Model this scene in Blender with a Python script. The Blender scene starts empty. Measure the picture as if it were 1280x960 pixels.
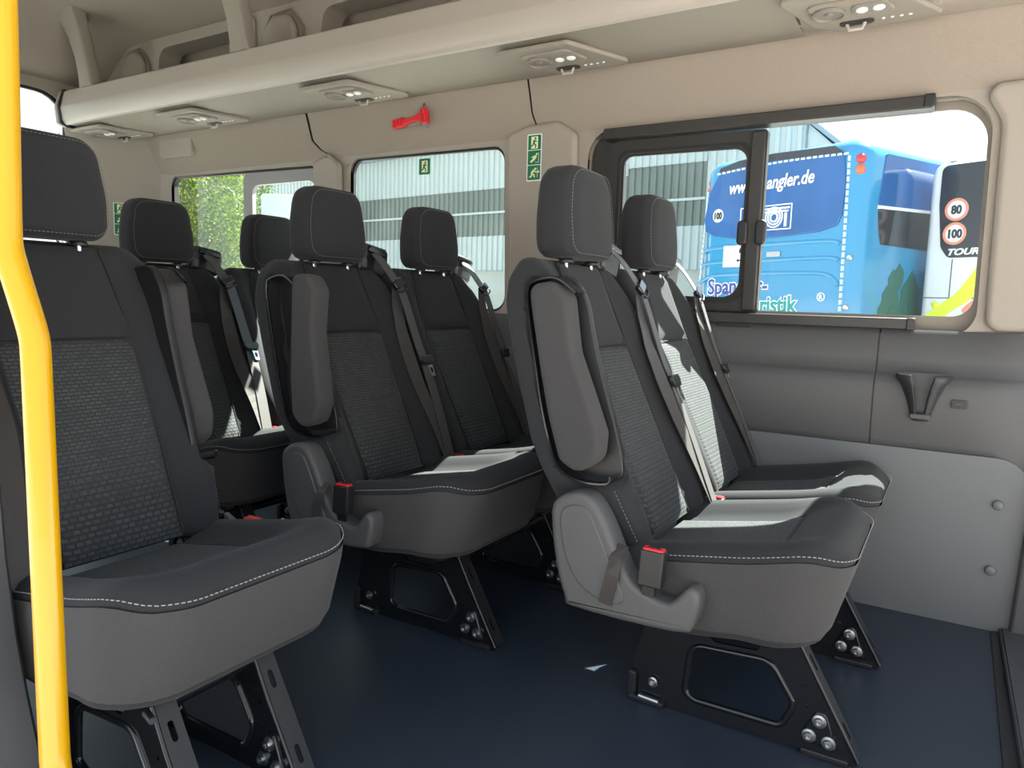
import bpy, bmesh, math, random
from math import sin, cos, pi, radians, sqrt
from mathutils import Vector, Matrix

random.seed(7)
S = bpy.context.scene
COL = S.collection

# ------------------------------------------------------------------ camera
cam_d = bpy.data.cameras.new('camera')
cam = bpy.data.objects.new('camera', cam_d)
COL.objects.link(cam)
S.camera = cam
CAM = Vector((0.79514764, -1.50428582, 0.81846182))
YAW, PITCH, ROLL, FPX = radians(31.27757254), radians(6.55830935), radians(-1.56745206), 912.941
_f = Vector((-sin(YAW)*cos(PITCH), cos(YAW)*cos(PITCH), -sin(PITCH)))
_r = Vector((cos(YAW), sin(YAW), 0))
_d = _f.cross(_r)
_r2 = cos(ROLL)*_r + sin(ROLL)*_d
_d2 = -sin(ROLL)*_r + cos(ROLL)*_d
M = Matrix((( _r2.x, -_d2.x, -_f.x, CAM.x), (_r2.y, -_d2.y, -_f.y, CAM.y), (_r2.z, -_d2.z, -_f.z, CAM.z), (0, 0, 0, 1)))
cam.matrix_world = M
cam_d.sensor_width = 36.0
cam_d.lens = 36.0*FPX/1280.0
cam_d.clip_start = 0.02
cam_d.clip_end = 400

# ------------------------------------------------------------------ light
world = bpy.data.worlds.new('sky')
S.world = world
world.use_nodes = True
wn, wl = world.node_tree.nodes, world.node_tree.links
wn.clear()
wo = wn.new('ShaderNodeOutputWorld')
wb = wn.new('ShaderNodeBackground')
tc = wn.new('ShaderNodeTexCoord')
sp = wn.new('ShaderNodeSeparateXYZ')
cr = wn.new('ShaderNodeValToRGB')
wl.new(tc.outputs['Generated'], sp.inputs[0])
wl.new(sp.outputs['Z'], cr.inputs[0])
cr.color_ramp.elements[0].position = 0.0
cr.color_ramp.elements[0].color = (0.97, 0.985, 1.0, 1)
cr.color_ramp.elements[1].position = 0.9
cr.color_ramp.elements[1].color = (0.56, 0.77, 1.0, 1)
wl.new(cr.outputs[0], wb.inputs[0])
wb.inputs[1].default_value = 1.15
wl.new(wb.outputs[0], wo.inputs[0])

sun_d = bpy.data.lights.new('sun', 'SUN')
sun_d.energy = 32.0
sun_d.angle = radians(0.6)
sun_d.color = (1.0, 0.95, 0.86)
sun = bpy.data.objects.new('sun', sun_d)
COL.objects.link(sun)
SUN_DIR = Vector((-0.40, -1.0, -1.31)).normalized()
sun.rotation_euler = SUN_DIR.to_track_quat('-Z', 'Y').to_euler()
sun.location = (3, 8, 12)

S.view_settings.view_transform = 'Standard'
S.view_settings.look = 'None'
S.view_settings.gamma = 1.0
S.view_settings.use_curve_mapping = False
S.view_settings.exposure = 0.62

# ------------------------------------------------------------------ materials
def srgb(r, g, b):
    f = lambda c: (c/255/12.92) if c/255 <= 0.04045 else ((c/255+0.055)/1.055)**2.4
    return (f(r), f(g), f(b), 1.0)

def mat(name, col, rough=0.6, metal=0.0, nscale=0, namt=0.0, bump=0.0, bscale=300, sheen=0.0, spec=0.5, coat=0.0, emit=None):
    m = bpy.data.materials.new(name)
    m.use_nodes = True
    n, l = m.node_tree.nodes, m.node_tree.links
    p = n['Principled BSDF']
    p.inputs['Base Color'].default_value = col
    p.inputs['Roughness'].default_value = rough
    p.inputs['Metallic'].default_value = metal
    p.inputs['Specular IOR Level'].default_value = spec
    p.inputs['Sheen Weight'].default_value = sheen
    p.inputs['Coat Weight'].default_value = coat
    if nscale or bump:
        t = n.new('ShaderNodeTexCoord')
    if nscale:
        nz = n.new('ShaderNodeTexNoise'); nz.inputs['Scale'].default_value = nscale; nz.inputs['Detail'].default_value = 4
        l.new(t.outputs['Object'], nz.inputs['Vector'])
        mx = n.new('ShaderNodeMix'); mx.data_type = 'RGBA'
        mx.inputs[6].default_value = tuple(c*(1-namt) for c in col[:3])+(1,)
        mx.inputs[7].default_value = tuple(min(1, c*(1+namt)) for c in col[:3])+(1,)
        l.new(nz.outputs['Fac'], mx.inputs[0]); l.new(mx.outputs[2], p.inputs['Base Color'])
    if bump:
        nb = n.new('ShaderNodeTexNoise'); nb.inputs['Scale'].default_value = bscale; nb.inputs['Detail'].default_value = 3
        l.new(t.outputs['Object'], nb.inputs['Vector'])
        b = n.new('ShaderNodeBump'); b.inputs['Strength'].default_value = bump; b.inputs['Distance'].default_value = 0.002
        l.new(nb.outputs['Fac'], b.inputs['Height']); l.new(b.outputs[0], p.inputs['Normal'])
    return m

def pattern_mat(name, axes, sx=1.0, lo=0.40, hi=0.56):
    """woven charcoal cloth with rows of small raised dashes"""
    m = bpy.data.materials.new(name); m.use_nodes = True
    n, l = m.node_tree.nodes, m.node_tree.links
    p = n['Principled BSDF']; p.inputs['Roughness'].default_value = 0.85; p.inputs['Sheen Weight'].default_value = 0.05
    t = n.new('ShaderNodeTexCoord'); s = n.new('ShaderNodeSeparateXYZ'); c = n.new('ShaderNodeCombineXYZ')
    l.new(t.outputs['Object'], s.inputs[0])
    l.new(s.outputs[axes[0]], c.inputs[0]); l.new(s.outputs[axes[1]], c.inputs[1])
    def weave(bw, rh, ms):
        br = n.new('ShaderNodeTexBrick')
        br.inputs['Scale'].default_value = 1.0
        br.inputs['Brick Width'].default_value = bw*sx; br.inputs['Row Height'].default_value = rh*sx
        br.inputs['Mortar Size'].default_value = ms*sx; br.inputs['Mortar Smooth'].default_value = 0.7
        br.inputs['Color1'].default_value = (0.062, 0.067, 0.069, 1); br.inputs['Color2'].default_value = (0.040, 0.043, 0.046, 1)
        br.inputs['Mortar'].default_value = (0.024, 0.026, 0.029, 1)
        l.new(c.outputs[0], br.inputs['Vector'])
        return br
    b1 = weave(0.0135, 0.0066, 0.0018); b2 = weave(0.0150, 0.0100, 0.0030)
    mr = n.new('ShaderNodeMapRange'); mr.inputs[1].default_value = lo; mr.inputs[2].default_value = hi; mr.inputs[3].default_value = 1.0; mr.inputs[4].default_value = 0.0
    l.new(s.outputs[axes[1]], mr.inputs[0])
    mc = n.new('ShaderNodeMix'); mc.data_type = 'RGBA'; l.new(mr.outputs[0], mc.inputs[0]); l.new(b1.outputs['Color'], mc.inputs[6]); l.new(b2.outputs['Color'], mc.inputs[7])
    mf = n.new('ShaderNodeMix'); l.new(mr.outputs[0], mf.inputs[0]); l.new(b1.outputs['Fac'], mf.inputs[2]); l.new(b2.outputs['Fac'], mf.inputs[3])
    l.new(mc.outputs[2], p.inputs['Base Color'])
    iv = n.new('ShaderNodeMath'); iv.operation = 'SUBTRACT'; iv.inputs[0].default_value = 1.0
    l.new(mf.outputs[0], iv.inputs[1])
    b = n.new('ShaderNodeBump'); b.inputs['Strength'].default_value = 0.5; b.inputs['Distance'].default_value = 0.002
    l.new(iv.outputs[0], b.inputs['Height']); l.new(b.outputs[0], p.inputs['Normal'])
    return m

def glass_mat(name, tint, refl=1.0, dirt=0.05, dscale=6, dcol=(0.8, 0.85, 0.85, 1)):
    m = bpy.data.materials.new(name); m.use_nodes = True
    n, l = m.node_tree.nodes, m.node_tree.links
    n.clear()
    o = n.new('ShaderNodeOutputMaterial')
    tr = n.new('ShaderNodeBsdfTransparent'); tr.inputs[0].default_value = tint
    gl = n.new('ShaderNodeBsdfGlossy'); gl.inputs['Roughness'].default_value = 0.02
    fr = n.new('ShaderNodeFresnel'); fr.inputs[0].default_value = 1.45
    ml = n.new('ShaderNodeMath'); ml.operation = 'MULTIPLY'; ml.inputs[1].default_value = refl
    l.new(fr.outputs[0], ml.inputs[0])
    m1 = n.new('ShaderNodeMixShader'); l.new(ml.outputs[0], m1.inputs[0]); l.new(tr.outputs[0], m1.inputs[1]); l.new(gl.outputs[0], m1.inputs[2])
    df = n.new('ShaderNodeBsdfTranslucent'); df.inputs[0].default_value = dcol
    t = n.new('ShaderNodeTexCoord'); nz = n.new('ShaderNodeTexNoise'); nz.inputs['Scale'].default_value = dscale; nz.inputs['Detail'].default_value = 6
    mp = n.new('ShaderNodeMapping'); mp.inputs['Scale'].default_value = (1.0, 1.0, 0.35)
    l.new(t.outputs['Object'], mp.inputs[0]); l.new(mp.outputs[0], nz.inputs['Vector'])
    rp = n.new('ShaderNodeMapRange'); rp.inputs[1].default_value = 0.4; rp.inputs[2].default_value = 0.8; rp.inputs[3].default_value = dirt*0.4; rp.inputs[4].default_value = dirt*2
    l.new(nz.outputs['Fac'], rp.inputs[0])
    m2 = n.new('ShaderNodeMixShader'); l.new(rp.outputs[0], m2.inputs[0]); l.new(m1.outputs[0], m2.inputs[1]); l.new(df.outputs[0], m2.inputs[2])
    l.new(m2.outputs[0], o.inputs[0])
    return m

MT = {}
MT['fabric'] = mat('seat_fabric', (0.030, 0.031, 0.034, 1), 0.95, nscale=700, namt=0.45, bump=0.25, bscale=700, sheen=0.08, spec=0.2)
MT['fabric_side'] = mat('seat_side_fabric', (0.060, 0.058, 0.060, 1), 0.95, nscale=800, namt=0.4, bump=0.2, bscale=800, sheen=0.08, spec=0.2)
MT['pat_back'] = pattern_mat('woven_pattern_back', ('Y', 'Z'))
MT['pat_seat'] = pattern_mat('woven_pattern_seat', ('Y', 'X'), 1.1, 0.0, 0.1)
MT['stitch'] = mat('pale_thread', (0.33, 0.33, 0.34, 1), 0.8)
MT['stitch_dark'] = mat('grey_thread', (0.16, 0.16, 0.165, 1), 0.8)
MT['plastic'] = mat('charcoal_plastic', (0.085, 0.085, 0.088, 1), 0.5, nscale=900, namt=0.25, bump=0.15, bscale=900)
MT['black_plastic'] = mat('black_plastic', (0.018, 0.018, 0.02, 1), 0.38)
MT['black_frame'] = mat('black_window_frame', (0.032, 0.030, 0.028, 1), 0.42)
MT['gloss_black'] = mat('black_enamel', (0.008, 0.009, 0.011, 1), 0.13, spec=0.5, coat=0.2)
MT['pan'] = mat('dark_steel_pan', (0.012, 0.012, 0.014, 1), 0.45)
MT['chrome'] = mat('chrome', (0.72, 0.73, 0.75, 1), 0.15, 1.0)
MT['zinc'] = mat('zinc_bolt', (0.45, 0.46, 0.48, 1), 0.3, 1.0)
MT['webbing'] = mat('belt_webbing', (0.05, 0.05, 0.054, 1), 0.5, nscale=900, namt=0.3, sheen=0.2)
MT['webbing_brown'] = mat('belt_webbing_brown', (0.036, 0.030, 0.028, 1), 0.5, nscale=900, namt=0.3, sheen=0.2)
MT['red'] = mat('red_plastic', (0.70, 0.02, 0.03, 1), 0.35)
MT['yellow'] = mat('yellow_paint', (0.64, 0.335, 0.0, 1), 0.25, coat=0.3)
MT['beige'] = mat('beige_plastic', (0.345, 0.303, 0.262, 1), 0.6, bump=0.08, bscale=500)
MT['beige_dark'] = mat('greige_plastic', (0.275, 0.245, 0.208, 1), 0.6, bump=0.06, bscale=500)
MT['fascia'] = mat('rack_fascia', (0.44, 0.395, 0.355, 1), 0.35, nscale=3, namt=0.03)
MT['headliner'] = mat('headliner_cloth', (0.315, 0.268, 0.226, 1), 0.95, nscale=350, namt=0.16, bump=0.2, bscale=450)
MT['cup_shell'] = mat('dark_cup_plastic', (0.035, 0.036, 0.040, 1), 0.45)
MT['light_grey'] = mat('light_grey_board', (0.155, 0.165, 0.175, 1), 0.45, nscale=500, namt=0.06, bump=0.05, bscale=300)
MT['mid_grey'] = mat('grey_trim_plastic', (0.085, 0.086, 0.090, 1), 0.5, nscale=700, namt=0.15, bump=0.15, bscale=600)
MT['dark_grey'] = mat('dark_trim_plastic', (0.06, 0.061, 0.066, 1), 0.55, nscale=600, namt=0.15, bump=0.15, bscale=600)
MT['floor'] = mat('speckled_vinyl', (0.027, 0.036, 0.054, 1), 0.36, nscale=450, namt=0.6, bump=0.25, bscale=350)
MT['rubber'] = mat('black_rubber', (0.015, 0.015, 0.016, 1), 0.7)
MT['frame_grey'] = mat('grey_slider_frame', (0.30, 0.285, 0.29, 1), 0.5)
MT['lamp'] = mat('clear_lamp_lens', (0.85, 0.85, 0.83, 1), 0.1)
MT['dark_vent'] = mat('vent_grey', (0.22, 0.20, 0.175, 1), 0.5)
MT['green'] = mat('sign_green', (0.0, 0.16, 0.065, 1), 0.35)
MT['cream'] = mat('sign_cream', (0.80, 0.82, 0.50, 1), 0.5)
MT['white'] = mat('white_print', (0.82, 0.82, 0.82, 1), 0.5)
MT['blue'] = mat('coach_blue', (0.022, 0.225, 0.44, 1), 0.25, coat=0.5)
MT['coach_glass'] = mat('coach_glass', (0.010, 0.085, 0.28, 1), 0.08, nscale=1.2, namt=0.5)
MT['coach_glass_dark'] = mat('coach_dark_glass', (0.018, 0.022, 0.03, 1), 0.06)
MT['coach_white'] = mat('coach_white', (0.72, 0.74, 0.78, 1), 0.3, coat=0.3)
MT['navy'] = mat('navy_letters', (0.035, 0.05, 0.27, 1), 0.5)
MT['teal'] = mat('teal_letters', (0.0, 0.27, 0.26, 1), 0.5)
MT['lamp_red'] = mat('tail_lamp_red', (0.55, 0.02, 0.03, 1), 0.2)
MT['lamp_orange'] = mat('tail_lamp_orange', (0.75, 0.12, 0.03, 1), 0.2)
MT['tape'] = mat('pale_tape', (0.48, 0.58, 0.66, 1), 0.5)
MT['leaf_print'] = mat('leaf_print', (0.01, 0.10, 0.075, 1), 0.5)
MT['lime'] = mat('lime_print', (0.70, 0.86, 0.03, 1), 0.5)
MT['coral'] = mat('coral_print', (0.75, 0.25, 0.16, 1), 0.5)
MT['sheet'] = mat('pale_sheet', (0.44, 0.50, 0.50, 1), 0.5)
MT['sheet_dark'] = mat('translucent_sheet', (0.15, 0.18, 0.165, 1), 0.35, nscale=0.7, namt=0.3)
MT['roof'] = mat('roof_edge', (0.24, 0.31, 0.38, 1), 0.5)
MT['concrete'] = mat('concrete', (0.42, 0.45, 0.42, 1), 0.85, nscale=2, namt=0.15)
MT['asphalt'] = mat('asphalt', (0.33, 0.32, 0.30, 1), 0.9, nscale=30, namt=0.2)
MT['bark'] = mat('birch_bark', (0.35, 0.33, 0.30, 1), 0.9, nscale=8, namt=0.6)
def leaf_mat(name, c, tr):
    m = bpy.data.materials.new(name); m.use_nodes = True
    n, l = m.node_tree.nodes, m.node_tree.links
    n.clear(); o = n.new('ShaderNodeOutputMaterial')
    d = n.new('ShaderNodeBsdfDiffuse'); d.inputs[0].default_value = c
    t = n.new('ShaderNodeBsdfTranslucent'); t.inputs[0].default_value = tr
    x = n.new('ShaderNodeMixShader'); x.inputs[0].default_value = 0.5
    l.new(d.outputs[0], x.inputs[1]); l.new(t.outputs[0], x.inputs[2]); l.new(x.outputs[0], o.inputs[0])
    return m
MT['leaf'] = leaf_mat('birch_leaves', (0.05, 0.10, 0.012, 1), (0.08, 0.14, 0.012, 1))
MT['leaf2'] = leaf_mat('lime_leaves', (0.08, 0.125, 0.010, 1), (0.13, 0.18, 0.012, 1))
MT['glass'] = glass_mat('window_glass', (0.90, 0.95, 0.95, 1), 0.3, 0.0015, 5)
MT['glass_dirty'] = glass_mat('streaked_window_glass', (0.90, 0.95, 0.94, 1), 0.15, 0.003, 9)

# ------------------------------------------------------------------ mesh helpers
def mesh_obj(name, verts, faces, m, parent=None, smooth=35, mats=None, midx=None):
    me = bpy.data.meshes.new(name)
    me.from_pydata([tuple(v) for v in verts], [], faces)
    bm = bmesh.new(); bm.from_mesh(me)
    bmesh.ops.recalc_face_normals(bm, faces=bm.faces)
    bm.to_mesh(me); bm.free()
    return link_mesh(name, me, m, parent, smooth)

def link_mesh(name, me, m, parent=None, smooth=35):
    me.materials.append(MT[m] if isinstance(m, str) else m)
    if smooth:
        me.shade_smooth()
        me.set_sharp_from_angle(angle=radians(smooth))
    o = bpy.data.objects.new(name, me)
    COL.objects.link(o)
    if parent: o.parent = parent
    return o

def bm_obj(name, bm, m, parent=None, smooth=35):
    bmesh.ops.recalc_face_normals(bm, faces=bm.faces)
    me = bpy.data.meshes.new(name); bm.to_mesh(me); bm.free()
    return link_mesh(name, me, m, parent, smooth)

def empty(name, label=None, cat=None, loc=(0, 0, 0), rz=0, group=None, rot=None):
    o = bpy.data.objects.new(name, None); COL.objects.link(o)
    o.empty_display_size = 0.1
    o.location = loc; o.rotation_euler = rot if rot else (0, 0, rz)
    tag(o, label, cat, group)
    return o

def tag(o, label=None, cat=None, group=None, kind=None):
    if label: o['label'] = label
    if cat: o['category'] = cat
    if group: o['group'] = group
    if kind: o['kind'] = kind
    return o

def struct(o): o['kind'] = 'structure'; return o
def stuff(o): o['kind'] = 'stuff'; return o

def merge(*parts):
    V, F = [], []
    for v, f in parts:
        k = len(V); V += list(v); F += [tuple(i+k for i in q) for q in f]
    return V, F

def box(x0, x1, y0, y1, z0, z1):
    v = [(x, y, z) for z in (z0, z1) for y in (y0, y1) for x in (x0, x1)]
    return v, [(0, 2, 3, 1), (4, 5, 7, 6), (0, 1, 5, 4), (2, 6, 7, 3), (0, 4, 6, 2), (1, 3, 7, 5)]

def rpoly(pts, radii, seg=6):
    n = len(pts); out = []
    if not isinstance(radii, (list, tuple)): radii = [radii]*n
    for i in range(n):
        p = Vector(pts[i]); a = Vector(pts[i-1])-p; b = Vector(pts[(i+1) % n])-p
        r = radii[i]
        if r <= 0: out.append(tuple(p)); continue
        la, lb = a.length, b.length
        a.normalize(); b.normalize()
        ang = a.angle(b)
        if ang > pi-0.02: out.append(tuple(p)); continue
        d = min(r/math.tan(ang/2), la*0.49, lb*0.49); rr = d*math.tan(ang/2)
        c = p+(a+b).normalized()*(rr/sin(ang/2))
        s, e = p+a*d-c, p+b*d-c
        a0 = math.atan2(s.y, s.x); a1 = math.atan2(e.y, e.x)
        da = (a1-a0+pi) % (2*pi)-pi
        for k in range(seg+1):
            t = a0+da*k/seg
            out.append((c.x+rr*cos(t), c.y+rr*sin(t)))
    return out

def rrect(x0, x1, y0, y1, r, seg=6): return rpoly([(x0, y0), (x1, y0), (x1, y1), (x0, y1)], r, seg)

def resample(pts, d):
    out = []
    n = len(pts)
    for i in range(n):
        a, b = Vector(pts[i]), Vector(pts[(i+1) % n])
        k = max(1, int((b-a).length/d))
        for j in range(k): out.append(tuple(a.lerp(b, j/k)))
    return out

def slab(outline, c0, c1, r, mp, seg=3, both=True):
    """plate with rounded edges; outline in (a,b), thickness c0..c1 (c1 is the face that gets rounded)"""
    n = len(outline)
    P = [Vector(p) for p in outline]
    area = sum(P[i].x*P[(i+1) % n].y-P[(i+1) % n].x*P[i].y for i in range(n))
    sg = 1 if area > 0 else -1
    N = []
    for i in range(n):
        e1 = (P[i]-P[i-1]); e2 = (P[(i+1) % n]-P[i])
        e1 = e1.normalized() if e1.length > 1e-9 else e2.normalized()
        e2 = e2.normalized() if e2.length > 1e-9 else e1
        t = (e1+e2)
        t = t.normalized() if t.length > 1e-6 else e1
        N.append(Vector((-t.y, t.x))*sg)
    s = 1 if c1 > c0 else -1
    levels = []
    if both and r > 0:
        levels.append((r*1.25, c0))
        for k in range(seg+1):
            th = pi/2*k/seg
            levels.append((r*(1-sin(th)), c0+s*r*(1-cos(th))))
    else: levels.append((0, c0))
    if r > 0:
        for k in range(seg+1):
            th = pi/2*k/seg
            levels.append((r*(1-cos(th)), c1-s*r*(1-sin(th))))
        levels.append((r*1.25, c1))
    else: levels.append((0, c1))
    V, F = [], []
    for ins, c in levels:
        for i in range(n):
            q = P[i]+N[i]*ins; V.append(mp(q.x, q.y, c))
    for k in range(len(levels)-1):
        for i in range(n):
            j = (i+1) % n
            F.append((k*n+i, k*n+j, (k+1)*n+j, (k+1)*n+i))
    F.append(tuple(range(n))[::-1]); L = (len(levels)-1)*n
    F.append(tuple(range(L, L+n)))
    return V, F

def plate(outer, holes, c0, c1, mp, cuts=None):
    """flat plate with holes, thickness c0..c1; cuts: list of b-levels where the plate is split so mp can bend it"""
    bm = bmesh.new()
    edges = []
    for lp in [outer]+list(holes):
        vs = [bm.verts.new((p[0], p[1], 0)) for p in lp]
        for i in range(len(vs)): edges.append(bm.edges.new((vs[i], vs[(i+1) % len(vs)])))
    bmesh.ops.triangle_fill(bm, use_beauty=True, use_dissolve=False, edges=edges)
    if cuts:
        for z in cuts:
            bmesh.ops.bisect_plane(bm, geom=bm.verts[:]+bm.edges[:]+bm.faces[:], plane_co=(0, z, 0), plane_no=(0, 1, 0))
    bm.verts.ensure_lookup_table(); bm.verts.index_update()
    co = [(v.co.x, v.co.y) for v in bm.verts]
    fc = [tuple(v.index for v in f.verts) for f in bm.faces]
    be = [tuple(v.index for v in e.verts) for e in bm.edges if len(e.link_faces) == 1]
    bm.free()
    n = len(co)
    V = [mp(a, b, c0) for a, b in co]+[mp(a, b, c1) for a, b in co]
    F = fc+[tuple(i+n for i in f[::-1]) for f in fc]+[(a, b, b+n, a+n) for a, b in be]
    return V, F

def pillow(outline, top, bot, rt, rb, mp, rings=(0.18, 0.36, 0.54, 0.7, 0.82, 0.91), side=2, warp=None, aseg=4):
    n = len(outline)
    cx = sum(p[0] for p in outline)/n; cy = sum(p[1] for p in outline)/n
    R = sum(sqrt((p[0]-cx)**2+(p[1]-cy)**2) for p in outline)/n
    Rm = min(sqrt((p[0]-cx)**2+(p[1]-cy)**2) for p in outline)
    st = 1-rt/Rm; sb = 1-rb/Rm
    levels = []                       # (scale, kind, value)
    for s in rings: levels.append((s*st, 't', 0))
    for k in range(aseg+1):
        th = pi/2*k/aseg
        levels.append((1-(1-st)*(1-sin(th)), 't', rt*(1-cos(th))))
    for k in range(1, side+1): levels.append((1.0, 'm', k/(side+1)))
    for k in range(aseg+1):
        th = pi/2*(1-k/aseg)
        levels.append((1-(1-sb)*(1-sin(th)), 'b', rb*(1-cos(th))))
    for s in rings[::-1]: levels.append((s*sb, 'b', 0))
    V, F = [], []
    def put(a, b, kind, val):
        t, bo = top(a, b), bot(a, b)
        if kind == 't': c = t-val; f = val/max(1e-6, t-bo)
        elif kind == 'b': c = bo+val; f = 1-val/max(1e-6, t-bo)
        else:
            c = (t-rt)+((bo+rb)-(t-rt))*val; f = (t-c)/max(1e-6, t-bo)
        if warp: a, b, c = warp(a, b, c, min(1, max(0, f)))
        V.append(mp(a, b, c))
    put(cx, cy, 't', 0)
    for s, kind, val in levels:
        for p in outline: put(cx+(p[0]-cx)*s, cy+(p[1]-cy)*s, kind, val)
    put(cx, cy, 'b', 0)
    for i in range(n): F.append((0, 1+i, 1+(i+1) % n))
    for k in range(len(levels)-1):
        o = 1+k*n
        for i in range(n):
            j = (i+1) % n
            F.append((o+i, o+n+i, o+n+j, o+j))
    o = 1+(len(levels)-1)*n; last = len(V)-1
    for i in range(n): F.append((o+i, last, o+(i+1) % n))
    return V, F

def catmull(pts, sub=6, closed=False):
    P = [Vector(p) for p in pts]; n = len(P); out = []
    rng = range(n if closed else n-1)
    for i in rng:
        if closed: a, b, c, d = P[i-1], P[i], P[(i+1) % n], P[(i+2) % n]
        else: a, b, c, d = P[max(i-1, 0)], P[i], P[i+1], P[min(i+2, n-1)]
        for k in range(sub):
            t = k/sub
            out.append(0.5*((2*b)+(c-a)*t+(2*a-5*b+4*c-d)*t*t+(3*b-a-3*c+d)*t**3))
    if not closed: out.append(P[-1])
    return out

def tube(path, r, seg=8, closed=False, rs=None):
    P = [Vector(p) for p in path]; n = len(P)
    V, F = [], []
    up = None
    for i in range(n):
        if closed: t = P[(i+1) % n]-P[i-1]
        else: t = P[min(i+1, n-1)]-P[max(i-1, 0)]
        t.normalize()
        if up is None:
            up = Vector((0, 0, 1)) if abs(t.z) < 0.9 else Vector((1, 0, 0))
        u = (up-t*up.dot(t)).normalized(); w = t.cross(u); up = u
        rr = rs[i] if rs else r
        for k in range(seg):
            a = 2*pi*k/seg
            V.append(P[i]+u*(rr*cos(a))+w*(rr*sin(a)))
    m = n if closed else n-1
    for i in range(m):
        for k in range(seg):
            j = (i+1) % n
            F.append((i*seg+k, i*seg+(k+1) % seg, j*seg+(k+1) % seg, j*seg+k))
    if not closed:
        F.append(tuple(range(seg))[::-1]); F.append(tuple(range((n-1)*seg, n*seg)))
    return V, F

def ribbon(path, widths, w, th):
    """flat strap: path points, width-direction per point"""
    V, F = [], []
    n = len(path)
    P = [Vector(p) for p in path]
    for i in range(n):
        t = (P[min(i+1, n-1)]-P[max(i-1, 0)]).normalized()
        wd = Vector(widths[i]); wd = (wd-t*wd.dot(t)).normalized(); nn = t.cross(wd)
        for a, b in ((-1, -1), (1, -1), (1, 1), (-1, 1)):
            V.append(P[i]+wd*(a*w/2)+nn*(b*th/2))
    for i in range(n-1):
        for k in range(4):
            F.append((i*4+k, i*4+(k+1) % 4, i*4+4+(k+1) % 4, i*4+4+k))
    F.append((0, 1, 2, 3)); F.append((n*4-4, n*4-1, n*4-2, n*4-3))
    return V, F

def lathe(prof, axis_o, axis, seg=12):
    """prof: (r, h) list, around axis from axis_o"""
    A = Vector(axis).normalized(); u = A.orthogonal().normalized(); w = A.cross(u); O = Vector(axis_o)
    V, F = [], []
    for r, h in prof:
        for k in range(seg):
            t = 2*pi*k/seg
            V.append(O+A*h+u*(r*cos(t))+w*(r*sin(t)))
    for i in range(len(prof)-1):
        for k in range(seg):
            j = (k+1) % seg
            F.append((i*seg+k, i*seg+j, i*seg+seg+j, i*seg+seg+k))
    F.append(tuple(range(seg))[::-1]); L = (len(prof)-1)*seg
    F.append(tuple(range(L, L+seg)))
    return V, F

def dashes(path, pitch, ln, w, nrm):
    """a row of short stitches along a path"""
    P = [Vector(p) for p in path]
    V, F = [], []
    acc = 0.0; nxt = 0.0
    for i in range(len(P)-1):
        seg = P[i+1]-P[i]; L = seg.length
        if L < 1e-9: continue
        t = seg/L
        while nxt <= acc+L:
            c = P[i]+t*(nxt-acc); nn = Vector(nrm(c)).normalized(); s = t.cross(nn).normalized()
            k = len(V)
            for a, b, d in ((-1, -1, 0), (1, -1, 0), (1, 1, 0), (-1, 1, 0), (-.8, -.5, 1), (.8, -.5, 1), (.8, .5, 1), (-.8, .5, 1)):
                V.append(c+t*(a*ln/2)+s*(b*w/2)+nn*(d*w*0.6))
            F += [(k+4, k+5, k+6, k+7), (k, k+1, k+5, k+4), (k+1, k+2, k+6, k+5), (k+2, k+3, k+7, k+6), (k+3, k, k+4, k+7)]
            nxt += pitch
        acc += L
    return V, F

def text_mesh(body, size, m, name, parent, mx, ext=0.002, offset=0.0, shear=0.0, align='LEFT', bold=0.0, sx=1.0):
    c = bpy.data.curves.new('lettering', 'FONT')
    c.body = body; c.size = size; c.extrude = ext; c.offset = offset+bold; c.shear = shear
    c.align_x = align; c.resolution_u = 3
    t = bpy.data.objects.new('lettering', c); COL.objects.link(t)
    bpy.context.view_layer.update()
    dg = bpy.context.evaluated_depsgraph_get()
    me = bpy.data.meshes.new_from_object(t.evaluated_get(dg))
    bpy.data.objects.remove(t); bpy.data.curves.remove(c)
    me.name = name
    me.transform(mx @ Matrix.Diagonal((sx, 1, 1, 1)))
    me.materials.clear()
    return link_mesh(name, me, m, parent, 0)

def smooth(x): x = min(1, max(0, x)); return x*x*(3-2*x)
def interp(x, xs, ys):
    if x <= xs[0]: return ys[0]
    for i in range(len(xs)-1):
        if x <= xs[i+1]: return ys[i]+(ys[i+1]-ys[i])*(x-xs[i])/(xs[i+1]-xs[i])
    return ys[-1]
XYZ = lambda a, b, c: (a, b, c)
XZ = lambda a, b, c: (a, c, b)       # plate in the x-z plane, thickness along y
YZ = lambda a, b, c: (c, a, b)       # plate in the y-z plane, thickness along x

# ------------------------------------------------------------------ the setting
FLOOR_X0, FLOOR_X1, YL, YR = -2.95, 1.45, 0.70, -1.06
WALL = 0.765
v, f = box(FLOOR_X0, FLOOR_X1, YR, YL+0.07, -0.06, 0.0)
struct(mesh_obj('floor', v, f, 'floor', smooth=0))
GZ = -0.68

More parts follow.
